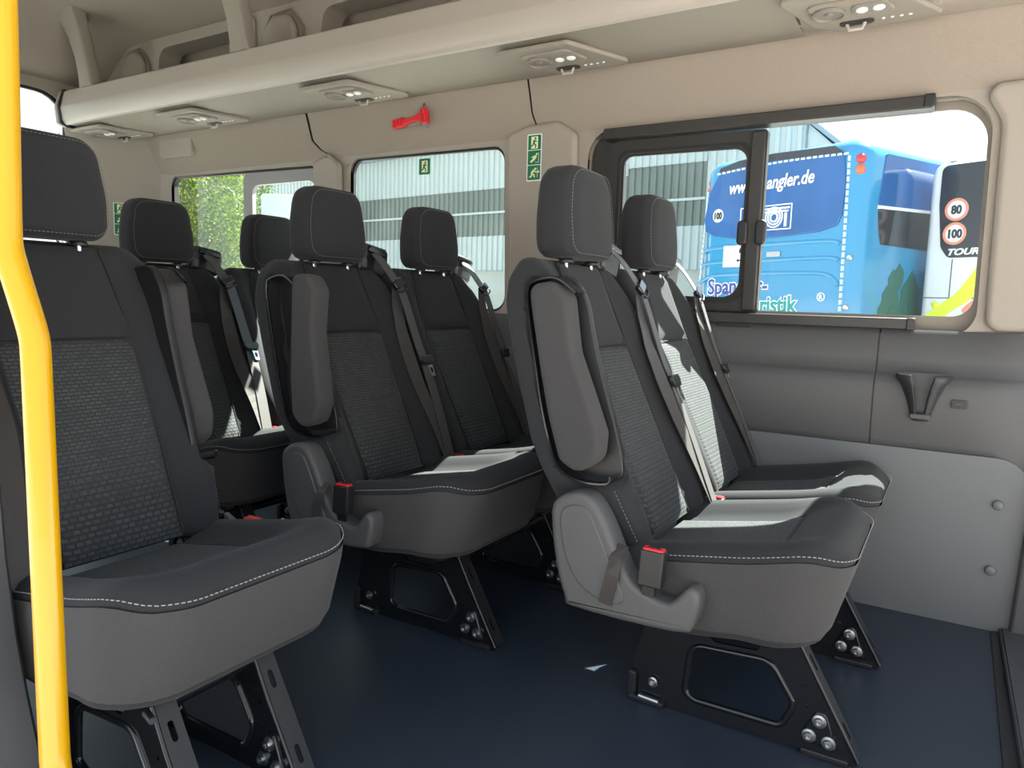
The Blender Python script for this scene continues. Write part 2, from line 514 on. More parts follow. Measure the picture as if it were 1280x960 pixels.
# left wall: beige window band with three window holes
def z_y(z):            # inner face of the wall at height z
    return interp(z, [0.0, 0.745, 0.765, 1.385, 1.42, 1.50, 1.62, 1.75], [0.70, 0.765, 0.765, 0.765, 0.752, 0.728, 0.685, 0.64])
W1 = rpoly([(-0.31, 0.765), (0.832, 0.752), (0.826, 1.375), (-0.31, 1.385)], [0.02, 0.07, 0.10, 0.09], 8)
W2 = rpoly([(-1.385, 0.775), (-0.622, 0.775), (-0.640, 1.366), (-1.385, 1.374)], 0.05, 6)
W3 = rpoly([(-2.585, 0.80), (-1.575, 0.80), (-1.575, 1.362), (-2.585, 1.378)], 0.04, 6)
v, f = plate([(-2.68, 0.70), (FLOOR_X1, 0.70), (FLOOR_X1, 1.40), (-2.68, 1.40)], [W1, W2, W3], WALL, WALL+0.012, XZ)
wall_left = struct(mesh_obj('wall_left', v, f, 'beige', smooth=20))
# outer skin (blocks light round the openings)
def inset(lp, d):
    n = len(lp); cx = sum(p[0] for p in lp)/n; cz = sum(p[1] for p in lp)/n
    return [(p[0]-d*math.copysign(1, p[0]-cx), p[1]-d*math.copysign(1, p[1]-cz)) for p in lp]
v, f = plate([(-2.95, -0.1), (FLOOR_X1, -0.1), (FLOOR_X1, 2.06), (-2.95, 2.06)], [inset(W1, -0.03), inset(W2, -0.075), inset(W3, -0.075)], 0.835, 0.85, XZ)
o = mesh_obj('outer_skin', v, f, 'beige_dark', wall_left, smooth=0)
def reveal(lp, y0, y1, d, m, name):
    n = len(lp); lp2 = inset(lp, d)
    V = [(p[0], y0, p[1]) for p in lp]+[(p[0], y1, p[1]) for p in lp2]+[(p[0]+0, y1, p[1]) for p in inset(lp, -0.006)]+[(p[0], y0+.004, p[1]) for p in inset(lp, -0.006)]
    F = []
    for k in range(3):
        for i in range(n):
            j = (i+1) % n
            F.append((k*n+i, k*n+j, (k+1)*n+j, (k+1)*n+i))
    return mesh_obj(name, V, F, m, wall_left, smooth=40)
reveal(W1, WALL-0.001, 0.818, 0.0, 'beige_dark', 'window_reveal')
reveal(W2, WALL-0.001, 0.789, 0.0, 'beige_dark', 'window_reveal')
reveal(W3, WALL-0.001, 0.799, 0.0, 'beige_dark', 'window_reveal')

# window 1: fixed pane, sliding sash, rails
win1 = struct(bpy.data.objects.new('window_1', None)); COL.objects.link(win1)
GY = 0.815
v, f = plate(inset(W1, -0.002), [rpoly([(-0.20, 0.808), (0.822, 0.806), (0.818, 1.352), (-0.20, 1.352)], [0.03, 0.05, 0.09, 0.03], 8)], GY-0.004, GY+0.004, XZ)
mesh_obj('window_surround', v, f, 'beige_dark', win1, smooth=0)
v, f = slab(rpoly([(-0.31, 0.775), (-0.19, 0.775), (-0.19, 1.372), (-0.30, 1.372)], [.02, 0, 0, .07], 6), GY-.004, 0.79, .003, XZ, 2, False)
mesh_obj('blackout_strip', v, f, 'black_frame', win1, 0)
v, f = box(0.235, 0.829, GY+0.004, GY+0.009, 0.79, 1.365); mesh_obj('pane', v, f, 'glass', win1, smooth=0)
# sliding sash
SO = rpoly([(-0.232, 0.800), (0.268, 0.800), (0.268, 1.340), (-0.232, 1.346)], [0.035, 0.012, 0.012, 0.035], 6)
SI = rpoly([(-0.195, 0.838), (0.214, 0.838), (0.218, 1.298), (-0.195, 1.302)], [0.03, 0.05, 0.04, 0.03], 8)
v, f = plate(SO, [SI], 0.776, 0.802, XZ); mesh_obj('sash_frame', v, f, 'black_frame', win1, smooth=0)
SI2 = inset(SI, 0.008)
v, f = plate(inset(SI, -0.010), [SI], 0.771, 0.777, XZ); mesh_obj('sash_seal', v, f, 'rubber', win1, smooth=0)
v, f = plate(inset(SI, -0.002), [SI2], 0.784, 0.792, XZ); mesh_obj('sash_bead', v, f, 'black_frame', win1, smooth=0)
v, f = plate(inset(SI, -0.002), [], 0.787, 0.791, XZ); mesh_obj('pane', v, f, 'glass', win1, smooth=0)
v, f = slab(rrect(0.224, 0.264, 0.806, 1.334, 0.004, 2), 0.778, 0.764, 0.004, XZ); mesh_obj('centre_post', v, f, 'black_frame', win1)
for sx_ in (0.215, 0.268):
    v, f = slab(rrect(sx_-0.016, sx_+0.016, 1.00, 1.075, 0.014, 5), 0.776, 0.752, 0.006, XZ); mesh_obj('finger_grip', v, f, 'black_plastic', win1)
v, f = slab(rrect(-0.245, 0.69, 1.345, 1.379, 0.004, 2), 0.80, 0.735, 0.004, XZ); mesh_obj('top_rail', v, f, 'black_frame', win1)
v, f = slab(rrect(0.668, 0.694, 1.347, 1.381, 0.004, 2), 0.80, 0.731, 0.004, XZ); mesh_obj('rail_end', v, f, 'black_plastic', win1)
v, f = slab(rrect(-0.245, 0.69, 0.768, 0.798, 0.003, 2), 0.80, 0.742, 0.003, XZ); mesh_obj('bottom_rail', v, f, 'black_frame', win1)
v, f = slab(rrect(0.672, 0.692, 0.766, 0.799, 0.003, 2), 0.80, 0.739, 0.003, XZ); mesh_obj('rail_end', v, f, 'black_plastic', win1)
v, f = slab(rrect(0.16, 0.26, 0.755, 0.769, 0.002, 2), 0.80, 0.752, 0.002, XZ); mesh_obj('drain_clip', v, f, 'black_plastic', win1)
v, f = slab(rrect(-0.23, 0.27, 0.797, 0.803, 0.002, 2), 0.778, 0.762, 0.002, XZ); mesh_obj('bright_strip', v, f, 'gloss_black', win1)

win2 = struct(bpy.data.objects.new('window_2', None)); COL.objects.link(win2)
v, f = plate(inset(W2, -0.003), [], 0.790, 0.795, XZ); mesh_obj('pane', v, f, 'glass_dirty', win2, smooth=0)
v, f = plate(inset(W2, -0.003), [inset(W2, 0.008)], 0.776, 0.790, XZ); mesh_obj('rubber_seal', v, f, 'rubber', win2, smooth=0)

win3 = struct(bpy.data.objects.new('window_3', None)); COL.objects.link(win3)
v, f = plate(inset(W3, -0.003), [], 0.800, 0.805, XZ); mesh_obj('pane', v, f, 'glass_dirty', win3, smooth=0)
v, f = plate(inset(W3, -0.003), [inset(W3, 0.008)], 0.776, 0.800, XZ); mesh_obj('rubber_seal', v, f, 'rubber', win3, smooth=0)
v, f = plate(rrect(-2.065, -1.58, 0.80, 1.362, 0.03), [rrect(-2.005, -1.605, 0.86, 1.305, 0.04)], 0.779, 0.799, XZ); mesh_obj('slider_frame', v, f, 'frame_grey', win3, smooth=0)
v, f = slab(rrect(-2.075, -2.045, 1.03, 1.12, 0.008, 3), 0.79, 0.765, 0.005, XZ); mesh_obj('latch', v, f, 'black_plastic', win3)

# grey belt panel and light grey lower board
def belt_prof(z):
    return interp(z, [0.44, 0.456, 0.47, 0.60, 0.640, 0.655, 0.69, 0.74, 0.768], [0.716, 0.702, 0.698, 0.688, 0.696, 0.724, 0.730, 0.738, 0.764])
ZL = [0.44, 0.456, 0.470, 0.54, 0.60, 0.62, 0.640, 0.648, 0.655, 0.69, 0.74, 0.768]
def belt_panel(x0, x1, fade=None):
    xs = [x0+(x1-x0)*i/24 for i in range(25)]
    V, F = [], []
    for x in xs:
        for z in ZL:
            y = belt_prof(z)
            zz = z
            if fade and x > fade:
                t = smooth((x-fade)/0.25); y = y*(1-t)+(0.70+0.03*t-0.05*smooth((x-0.98)/0.3))*t
                zz = z+(0.0 if z > 0.6 else -0.33*smooth((x-0.90)/0.16)*(1-smooth((z-0.44)/0.16)))
            V.append((x, y, zz))
    n = len(ZL)
    for i in range(24):
        for k in range(n-1): F.append((i*n+k, i*n+n+k, i*n+n+k+1, i*n+k+1))
    return mesh_obj('belt_panel', V, F, 'mid_grey', wall_left, smooth=60)
belt_panel(-2.68, 0.608)
belt_panel(0.612, FLOOR_X1, 0.80)
low = rpoly([(-2.68, 0.0), (0.968, 0.0), (0.978, 0.30), (0.975, 0.452), (-2.68, 0.455)], [0, 0, 0.2, 0.07, 0], 6)
v, f = plate(low, [], 0.697, 0.716, XZ); mesh_obj('lower_board', v, f, 'light_grey', wall_left, smooth=0)
for bx, bz in ((0.917, 0.333), (0.915, 0.161)):
    v, f = lathe([(0.0135, 0), (0.0135, 0.004), (0.011, 0.009), (0.006, 0.0115), (0.001, 0.012)], (bx, 0.697, bz), (0, -1, 0), 14)
    mesh_obj('bolt_cap', v, f, 'light_grey', wall_left)
# dark front pillar foot and step behind the board
v, f = slab(rpoly([(0.966, 0.0), (1.44, 0.0), (1.44, 0.44), (0.985, 0.44), (0.976, 0.25)], [0, 0, 0, 0.05, 0]), 0.716, 0.672, 0.01, XZ)
struct(mesh_obj('trim_1', v, f, 'mid_grey'))
v, f = slab(rpoly([(0.945, 0.688), (0.962, -0.60), (1.44, -0.60), (1.44, 0.688)], 0.004, 2), -0.002, 0.018, 0.006, XYZ)
struct(mesh_obj('trim_2', v, f, 'dark_grey'))
v, f = box(0.929, 0.945, -0.9, 0.69, -0.001, 0.004)
struct(mesh_obj('trim_3', v, f, 'black_plastic', smooth=0))

# headliner panels above the windows (three, with open seams)
def head_panel(x0, x1, slant0, slant1):
    V, F = [], []
    zs = [1.385, 1.40, 1.42, 1.46, 1.50, 1.56, 1.62, 1.70]
    for i in range(13):
        t = i/12
        for z in zs:
            k = smooth((1.45-z)/0.07)
            a = x0+slant0*k; b = x1+slant1*k
            y = z_y(z)
            e = min(abs(t), abs(1-t))
            V.append((a+(b-a)*t, y+(0.006 if e < 0.001 else 0), z))
    n = len(zs)
    for i in range(12):
        for k in range(n-1): F.append((i*n+k, i*n+n+k, i*n+n+k+1, i*n+k+1))
    return mesh_obj('headliner_panel', V, F, 'headliner', wall_left, smooth=60)
head_panel(-2.70, -1.590, 0, 0.10)
head_panel(-1.578, -0.524, 0.10, 0.03)
head_panel(-0.517, FLOOR_X1, 0.03, 0)
v, f = box(-2.9, FLOOR_X1, 0.775, 0.79, 1.37, 1.75); mesh_obj('seam_backing', v, f, 'dark_vent', wall_left, smooth=0)
# seat-belt pillar covers between the windows
def pillar(x0, x1, z0, z1, y, rr=0.05):
    v, f = slab(rpoly([(x0, z0), (x1, z0), (x1-0.02, z1-0.05), (x1-0.09, z1), (x0+0.05, z1-0.006), (x0-0.03, z1-0.03)], [0, 0, 0.03, 0.05, 0.05, 0.02], 5), WALL+0.003, y, 0.016, XZ)
    return mesh_obj('pillar_cover', v, f, 'beige', wall_left, smooth=50)
pillar(-0.585, -0.325, 0.77, 1.425, 0.735)
pillar(-1.555, -1.405, 0.77, 1.405, 0.740)
v, f = slab(rpoly([(0.850, 0.772), (1.44, 0.772), (1.44, 1.40), (0.79, 1.395), (0.845, 1.30)], [0.035, 0.03, 0.03, 0.03, 0.09], 6), WALL+0.003, 0.742, 0.014, XZ)
mesh_obj('pillar_cover', v, f, 'beige', wall_left, smooth=50)
# slotted belt-guide above the rear window
v, f = slab(rrect(-2.60, -2.35, 1.455, 1.56, 0.03), 0.745, 0.715, 0.006, XZ); mesh_obj('speaker_cover', v, f, 'beige', wall_left)

# rear corner and rear wall with the door glass
xs = [(-2.66, 0.770), (-2.70, 0.752), (-2.76, 0.69), (-2.83, 0.59), (-2.88, 0.52), (-2.935, 0.48)]
V = []; F = []
zs = [0.0, 0.7, 1.0, 1.2, 1.3, 1.36, 1.42, 1.56, 1.70]
for (x, y) in xs:
    for z in zs: V.append((x, y-max(0, z-1.38)*0.18, z))
n = len(zs)
for i in range(len(xs)-1):
    for k in range(n-1): F.append((i*n+k, i*n+n+k, i*n+n+k+1, i*n+k+1))
struct(mesh_obj('trim_4', V, F, 'beige', smooth=60))
RW = rpoly([(-0.98, 0.40), (0.46, 0.40), (0.46, 1.73), (-0.94, 1.76)], [0.05, 0.05, 0.12, 0.12], 6)
v, f = plate([(YR, 0.0), (0.83, 0.0), (0.83, 2.05), (YR, 2.05)], [RW], -2.95, -2.93, YZ)
wr = struct(mesh_obj('wall_rear', v, f, 'beige', smooth=0))
win4 = struct(bpy.data.objects.new('window_4', None)); COL.objects.link(win4)
v, f = plate(inset(RW, -0.003), [], -2.962, -2.957, YZ); mesh_obj('pane', v, f, 'glass', win4, smooth=0)
v, f = plate(inset(RW, -0.003), [inset(RW, 0.012)], -2.955, -2.940, YZ); mesh_obj('rubber_seal', v, f, 'rubber', win4, smooth=0)

# right wall with the open sliding-door hole
RH = rrect(-2.45, -1.15, 0.80, 1.37, 0.05)
v, f = plate([(-2.95, 0.0), (-0.42, 0.0), (-0.42, 1.80), (1.02, 1.80), (1.02, 0.0), (FLOOR_X1, 0.0), (FLOOR_X1, 2.05), (-2.95, 2.05)], [RH], YR-0.03, YR, XZ)
struct(mesh_obj('wall_right', v, f, 'beige', smooth=0))
v, f = box(-2.9, -0.42, YR, YR+.025, 0.0, 0.76); mesh_obj('belt_panel', v, f, 'dark_grey', bpy.data.objects['wall_right'], 0)
win5 = struct(bpy.data.objects.new('window_5', None)); COL.objects.link(win5)
v, f = plate(inset(RH, -0.004), [], YR-0.045, YR-0.04, XZ); mesh_obj('pane', v, f, 'glass', win5, smooth=0)

# ceiling, curved down to both walls
prof = [(0.80, 1.60), (0.79, 1.68), (0.76, 1.80), (0.74, 1.90), (0.69, 1.94), (0.62, 1.955), (0.53, 1.985), (0.45, 2.01), (0.2, 2.03), (-0.2, 2.035), (-0.6, 2.02), (-0.86, 1.98), (-0.97, 1.90), (-1.02, 1.80), (-1.09, 1.76)]
V, F = [], []
xs = [FLOOR_X0+0.0, -2.93, -2.86, -2.78, -2.66, -2.5, -1.5, -0.5, 0.5, FLOOR_X1]
for x in xs:
    t = smooth((x+2.95)/0.34)
    for (y, z) in prof:
        zz = z if z < 1.78 else 1.78+(z-1.78)*t
        V.append((x, y, zz))
n = len(prof)
for i in range(len(xs)-1):
    for k in range(n-1): F.append((i*n+k, i*n+n+k, i*n+n+k+1, i*n+k+1))
struct(mesh_obj('ceiling', V, F, 'headliner', smooth=60))
v, f = box(FLOOR_X0, FLOOR_X1, -1.09, 0.85, 2.06, 2.08); mesh_obj('outer_roof', v, f, 'beige_dark', bpy.data.objects['ceiling'], smooth=0)

# right door jamb at the near edge of the picture
V, F = [], []
jz = [-0.02, 0.10, 0.22, 0.30, 0.42, 0.60, 0.90, 1.40, 1.80]
jx = [-0.278, -0.298, -0.338, -0.360, -0.380, -0.392, -0.400, -0.405, -0.405]
for z, x in zip(jz, jx):
    for (dx, y) in ((-0.10, -0.992), (-0.012, -0.992), (0.0, -1.0), (0.004, -1.03), (0.0, -1.085), (-0.10, -1.088)): V.append((x+dx, y, z))
for i in range(len(jz)-1):
    for k in range(6): F.append((i*6+k, i*6+(k+1) % 6, i*6+6+(k+1) % 6, i*6+6+k))
struct(mesh_obj('trim_5', V, F, 'dark_grey', smooth=40))

# ------------------------------------------------------------------ seats (built in seat space: x forward, y left, z up)
def xf(z): return interp(z, [.25, .345, .53, .719, .907, 1.2], [.340, .300, .213, .120, .050, -.05])
def xr(z): return interp(z, [.30, .36, .45, .535, .70, .82, .93], [.165, .140, .098, .058, .014, -.012, -.012])
def bol(y, z): return 0.034*smooth((abs(y)-0.115)/0.06)*(1-0.65*smooth((z-0.76)/0.12))

def seat_meshes(root, oy, m, opts):
    """one seat place of a bench; m=-1 mirrors left and right"""
    def Q(a, b, c): return (a, oy+m*b, c)
    BX = lambda a, b, c: Q(c, a, b)        # outline in (y,z), depth x
    # --- backrest
    half = [(0.0, .330), (.200, .330), (.226, .47), (.229, .62), (.224, .78), (.186, .907), (0.0, .907)]
    pts = [(.185, .330), (.222, .48), (.228, .80), (.214, .868), (.172, .909), (-.172, .909), (-.214, .868), (-.228, .80), (-.222, .48), (-.185, .330)]
    ol = resample(rpoly(pts, [.03, .12, .05, .04, .05, .05, .04, .05, .12, .03], 6), 0.016 if opts.get('arm') else .03)
    def notch(a, b, c, f):
        # the armrest nests in a step in the aisle side of the backrest
        if opts.get('arm') and a < -.170:
            xb = interp(b, [.46, .49, .59, .67, .75, .84], [.17, .128, .094, .076, .058, .042])
            k = smooth((c-xb+.006)/.012)*smooth((b-.462)/.014)*smooth((.872-b)/.014)
            a = a*(1-k)+max(a, -.176)*k
        return a, b, c
    back = mesh_obj('backrest', *pillow(ol, lambda y, z: xf(z)-.005+bol(y, z), lambda y, z: xr(z), .034, .020, BX, side=8 if opts.get('arm') else 3, warp=notch), 'fabric', root, 60)
    def panel(name, z0, z1, w0, w1, mt, nu=14, nv=10):
        V, F = [], []
        for j in range(nv+1):
            t = j/nv; z = z0+(z1-z0)*t; w = w0+(w1-w0)*t
            for i in range(nu+1):
                s = -1+2*i/nu
                e = min(1, (1-abs(s))*w/0.012)*min(1, min(t, 1-t)*(z1-z0)/0.010)
                puff = .005*sqrt(max(0, 1-(1-e)**2))-.006*(1-e)
                V.append(Q(xf(z)+puff+0.5*bol(s*w, z), s*w, z))
        k = nu+1
        for j in range(nv):
            for i in range(nu): F.append((j*k+i, j*k+i+1, j*k+k+i+1, j*k+k+i))
        return mesh_obj(name, V, F, mt, back, 60)
    def seam(name, pth_, parent, r=.0019):
        mesh_obj(name, *tube(pth_, r, 5), 'rubber', parent, 60)
    for sy in (-1, 1):
        seam('panel_seam', [Q(xf(z)+.5*bol(w, z)-.0005, sy*w, z) for z, w in [(.35+.01*i, .112+.018*min(1, i*.01/.3685)) for i in range(38)]]+[Q(xf(z)+.5*bol(w, z)-.0005, sy*w, z) for z, w in [(.73+.01*i, .130-.028*(i*.01/.17)) for i in range(18)]], back)
    seam('panel_seam', [Q(xf(.7195)+.001, -.128+.016*i, .7195) for i in range(17)], back, .0016)
    panel('upper_panel', .7205, .9, .130, .102, 'fabric')
    panel('pattern_panel', .342, .7185, .112, .130, 'pat_back', 16, 20)
    # side seam with pale thread
    if opts.get('arm'):
        p = [Q(xf(z)+.002, -(.198+(z-.36)*.16), z) for z in [.36+.012*i for i in range(9)]]
        stuff(mesh_obj('stitching', *dashes(p, .008, .005, .0016, lambda c: (0.3, -m, 0)), 'stitch_dark', back, 0))
    # --- headrest
    ho = resample(rpoly([(.112, .912), (.116, 1.0), (.098, 1.111), (-.098, 1.111), (-.116, 1.0), (-.112, .912)], [.035, .2, .048, .048, .2, .035], 7), .02)
    fx = lambda z: .098-.012*smooth((z-.93)/.18)
    hd = mesh_obj('headrest', *pillow(ho, lambda y, z: fx(z)-.010*(y/.11)**2, lambda y, z: -.020+.006*(y/.11)**2, .026, .035, BX, side=2), 'fabric', root, 60)
    so = [((y)*.93, 1.011+(z-1.011)*.90) for y, z in resample(ho, .008)]
    p = [Q(fx(z)-.010*(y/.11)**2-.0025, y, z) for y, z in so]; p.append(p[0])
    if opts.get('near', True):
        stuff(mesh_obj('stitching', *dashes(p, .0075, .005, .0014, lambda c: (1, 0, 0.1)), 'stitch_dark', hd, 0))
    for sy in (-1, 1):
        mesh_obj('post', *tube([Q(.050, sy*.064, .86), Q(.048, sy*.064, .93)], .0055, 10), 'chrome', hd)
        mesh_obj('collar', *lathe([(.017, 0), (.017, .006), (.013, .010), (.012, .016), (.008, .017)], Q(.050, sy*.064, .902), (-.05, 0, 1), 14), 'black_plastic', hd)
    # --- cushion
    co = resample(rpoly([(.262, -.212), (.682, -.222), (.682, .222), (.262, .212)], [.03, .10, .10, .03], 8), .03)
    def ctop(x, y):
        lip = smooth((x-.49)/.15)
        return .322+(min(x, .60)-.30)*.175+.040*lip-.010*smooth((x-.62)/.05)+.036*smooth((abs(y)-.115)/.065)*(1-.9*lip)
    def cwarp(a, b, c, f):
        k = smooth((a-.40)/.25)
        return (a-.052*f*k, b*(1-.02*f), c)
    def cbot(x, y): return .200+.018*smooth((x-.36)/.2)
    cu = mesh_obj('seat_cushion', *pillow(co, ctop, cbot, .032, .012, Q, side=4, warp=cwarp), 'fabric', root, 60)
    # lower skirt reads a little lighter: a seam line runs round under the stitching
    V, F = [], []
    nu, nv = 16, 16
    x0, x1 = .29, .552
    for j in range(nv+1):
        t = j/nv; x = x0+(x1-x0)*t
        for i in range(nu+1):
            s = -1+2*i/nu; w = .118
            e = min(1, (1-abs(s))*w/0.012)*min(1, min(1, (1-t)*(x1-x0)/0.012))
            V.append(Q(x, s*w, ctop(x, s*w)+.004*sqrt(max(0, 1-(1-e)**2))-.004*(1-e)+.001))
    k = nu+1
    for j in range(nv):
        for i in range(nu): F.append((j*k+i, j*k+i+1, j*k+k+i+1, j*k+k+i))
    mesh_obj('pattern_panel', V, F, 'pat_seat', cu, 60)
    for sy in (-1, 1):
        seam('panel_seam', [Q(x, sy*.118, ctop(x, .118)+.0005) for x in [.29+.0145*i for i in range(19)]], cu, .0016)
    seam('panel_seam', [Q(.552, -.118+.0236*i, ctop(.552, -.118+.0236*i)+.0008) for i in range(11)], cu, .0014)
    # skirt panel round the front and the aisle side, and the stitched seam above it
    fr = rpoly([(.33, -.214), (.682, -.222), (.682, .222), (.33, .214)], [.0, .10, .10, .0], 10)
    fr = [q for q in resample(fr, .012)]
    i0 = max(range(len(fr)), key=lambda i: (fr[i][1] > 0.2, -fr[i][0]))
    # walk the edge from aisle-rear to far-rear
    path = [q for q in fr if q[0] > .335 or abs(q[1]) > .1]
    path.sort(key=lambda q: math.atan2(q[1], q[0]-.40))
    path = [q for q in path if q[0] > .335]
    def edge_pt(q, drop, out):
        L = sqrt((q[0]-.45)**2+q[1]**2); ux, uy = (q[0]-.45)/L, q[1]/L
        z = ctop(q[0], q[1])-.032*drop
        a, b, c = cwarp(q[0]+ux*out, q[1]+uy*out, z, 0)
        return Q(a, b, c)
    sp_ = [edge_pt(q, .60, -.0035) for q in path]
    sk = [edge_pt(q, 1.0, .0005) for q in path]
    stuff(mesh_obj('stitching', *dashes(sp_, .0085, .0055, .0017, lambda c: (c[0]-.45, (c[1]-oy)*0.8, .25)), 'stitch', cu, 0))
    V, F = [], []
    NV = 6
    for q in path:
        L = sqrt((q[0]-.45)**2+q[1]**2); ux, uy = (q[0]-.45)/L, q[1]/L
        zt = ctop(q[0], q[1])-.030; zb = cbot(q[0], q[1])+.006
        for j in range(NV+1):
            f_ = j/NV; z = zt+(zb-zt)*f_
            ff = (ctop(q[0], q[1])-z)/(ctop(q[0], q[1])-cbot(q[0], q[1]))
            a, b, c = cwarp(q[0], q[1], z, ff)
            o_ = .006 if 0 < j < NV else .0035 if j == 0 else -.004
            V.append(Q(a+ux*o_, b+uy*o_, c))
    n = len(path)
    for i in range(n-1):
        for j in range(NV): F.append((i*(NV+1)+j, (i+1)*(NV+1)+j, (i+1)*(NV+1)+j+1, i*(NV+1)+j+1))
    mesh_obj('skirt', V, F, 'fabric_side', cu, 60)
    # --- armrest on the aisle side with its recess
    if opts.get('arm'):
        ao = resample(rpoly([(.066, .800), (.058, .850), (.112, .858), (.144, .830), (.161, .722), (.199, .632), (.226, .565), (.222, .515), (.180, .482), (.138, .506), (.110, .593), (.092, .67)], [.1, .022, .03, .03, .1, .1, .04, .03, .04, .03, .1, .1], 6), .02)
        AX = lambda a, b, c: Q(a, c, b)
        am = mesh_obj('armrest', *slab(ao, -.186, -.243, .012, AX, 4), 'fabric_side', root, 50)
        ro = catmull([(.050, .846, 0), (.056, .78, 0), (.074, .69, 0), (.095, .59, 0), (.130, .494, 0), (.180, .468, 0), (.244, .470, 0), (.252, .50, 0), (.236, .565, 0), (.206, .655, 0), (.178, .75, 0), (.160, .82, 0), (.125, .866, 0), (.07, .864, 0)], 4, True)
        rl = [(p.x, p.y) for p in ro]
        rc = mesh_obj('armrest_recess', *slab(rl, -.165, -.183, .002, AX, 2), 'black_plastic', back, 50)
        rim = catmull([(.158, .836, 0), (.112, .864, 0), (.062, .856, 0), (.050, .836, 0), (.056, .78, 0), (.074, .69, 0), (.095, .59, 0), (.130, .494, 0), (.180, .468, 0), (.238, .470, 0), (.246, .486, 0)], 4)
        mesh_obj('recess_rim', *tube([AX(p.x, p.y, -.226) for p in rim], .0036, 6), 'gloss_black', back, 60)
        wall_ = [AX(p.x, p.y, y_) for p in rim for y_ in (-.180, -.226)]
        n = len(rim)
        wo2 = mesh_obj('recess_wall', wall_, [(2*i, 2*i+1, 2*i+3, 2*i+2) for i in range(n-1)], 'black_plastic', back, 60)
        v, f = lathe([(.012, 0), (.012, .012), (.009, .014)], Q(.185, -.178, .512), (0, -m, 0), 14)
        mesh_obj('pivot', v, f, 'black_plastic', am)
    # --- recliner cover with strap
    if opts.get('cover'):
        cv = [(.183, .452), (.152, .437), (.137, .405), (.150, .306), (.172, .240), (.190, .222), (.345, .2215), (.417, .2285), (.431, .243), (.441, .284), (.436, .309), (.417, .312), (.385, .277), (.342, .285), (.312, .302), (.286, .342), (.255, .404), (.229, .441), (.206, .453)]
        cp = [(p.x, p.y) for p in catmull([(a, b, 0) for a, b in cv], 3, True)]
        AX = lambda a, b, c: Q(a, c, b)
        cvo = mesh_obj('recliner_cover', *slab(cp, -.205, -.262, .010, AX, 3), 'plastic', root, 50)
        inn = [(.176, .425), (.160, .40), (.172, .33), (.205, .275), (.262, .250), (.300, .262), (.285, .30), (.262, .345), (.235, .400), (.212, .428)]
        ip = [(p.x, p.y) for p in catmull([(a, b, 0) for a, b in inn], 3, True)]
        mesh_obj('raised_panel', *slab(ip, -.258, -.2650, .003, AX, 3), 'plastic', cvo, 60)
        v, f = ribbon([Q(.290, -.250, .365), Q(.283, -.268, .345), Q(.278, -.272, .31), Q(.268, -.270, .272), Q(.264, -.268, .250)], [(1, 0, .3)]*5, .026, .002)
        mesh_obj('strap', v, f, 'webbing_brown', cvo, 0)
    # --- buckle
    if opts.get('buckle'):
        bx, by, bz = opts['buckle']
        v, f = slab(rrect(-.0235, .0235, 0, .070, .005, 3), -.013, .013, .004, lambda a, b, c: Q(bx+a+.004*(b/.07), by+c, bz+b), 2)
        bk = mesh_obj('buckle', v, f, 'black_plastic', root, 40)
        v, f = slab(rrect(-.020, .020, -.0095, .0095, .003, 3), .064, .0735, .003, lambda a, b, c: Q(bx+a+.004*(c/.07), by+b, bz+c), 2)
        mesh_obj('release_button', v, f, 'red', bk, 40)
        v, f = slab(rrect(-.012, .012, -.003, .0055, .002, 2), .070, .0742, .001, lambda a, b, c: Q(bx+a+.004, by+b, bz+c), 2)
        mesh_obj('slot', v, f, 'rubber', bk, 40)
        v, f = box(-.012, .012, .000, .006, -.02, .004)
        mesh_obj('buckle_stalk', [Q(bx+a-.004, by+b, bz+c) for a, b, c in v], f, 'pan', bk, 0)
    # --- belt
    if opts.get('belt', True):
        gz = .0
        v, f = slab(rpoly([(.115, .895), (.225, .872), (.246, .93), (.240, .962), (.140, .978), (.118, .955)], .012, 3), -.035, .048, .012, BX, 3)
        gd = mesh_obj('belt_guide', v, f, 'black_plastic', root, 45)
        v, f = slab(rpoly([(.146, .950), (.232, .934), (.230, .953), (.150, .968)], .006, 3), .044, .056, .004, BX, 2)
        mesh_obj('slot_bezel', v, f, 'gloss_black', gd, 45)
        v, f = slab(rpoly([(.120, .905), (.142, .900), (.146, .928), (.124, .934)], .005, 3), .044, .053, .003, BX, 2)
        mesh_obj('guide_clip', v, f, 'plastic', gd, 45)
        bp = catmull([(.048, .176, .948), (.078, .184, .918), (.105, .198, .876), (.126, .214, .835), (.165, .226, .72), (.200, .228, .63), (.262, .214, .49), (.335, .190, .345)], 5)
        lift = lambda p: max(p.x, xf(p.z)+bol(.2, p.z)+.006)
        path = [Q(lift(p), p.y, p.z) for p in bp]
        wd = [(-.15, m*1.0, .12)]*len(path)
        kk = min(range(len(path)), key=lambda i: abs(path[i][2]-.62))
        be = mesh_obj('seat_belt', *ribbon(path[:kk+1], wd[:kk+1], .040, .0022), 'webbing', root, 0)
        mesh_obj('lap_strand', *ribbon(path[kk:], wd[kk:], .042, .0024), 'webbing_brown', be, 0)
        for s in (-.011, .011):
            v, f = ribbon([Vector(p)+Vector((.0018, m*s, .0006)) for p in path], wd, .003, .001)
        # second strand hanging slack behind the first
        b2 = catmull([(.112, .205, .85), (.140, .190, .76), (.188, .180, .66), (.232, .178, .57), (.282, .190, .45), (.330, .190, .345)], 5)
        tw = [(-.15, m*cos(.9*sin(pi*i/(len(b2)-1))), .12+.5*sin(pi*i/(len(b2)-1))) for i in range(len(b2))]
        mesh_obj('lower_strand', *ribbon([Q(max(p.x, xf(p.z)+bol(.19, p.z)+.004), p.y-.012*sin(pi*i/(len(b2)-1)), p.z) for i, p in enumerate(b2)], tw, .044, .002), 'webbing_brown', be, 0)
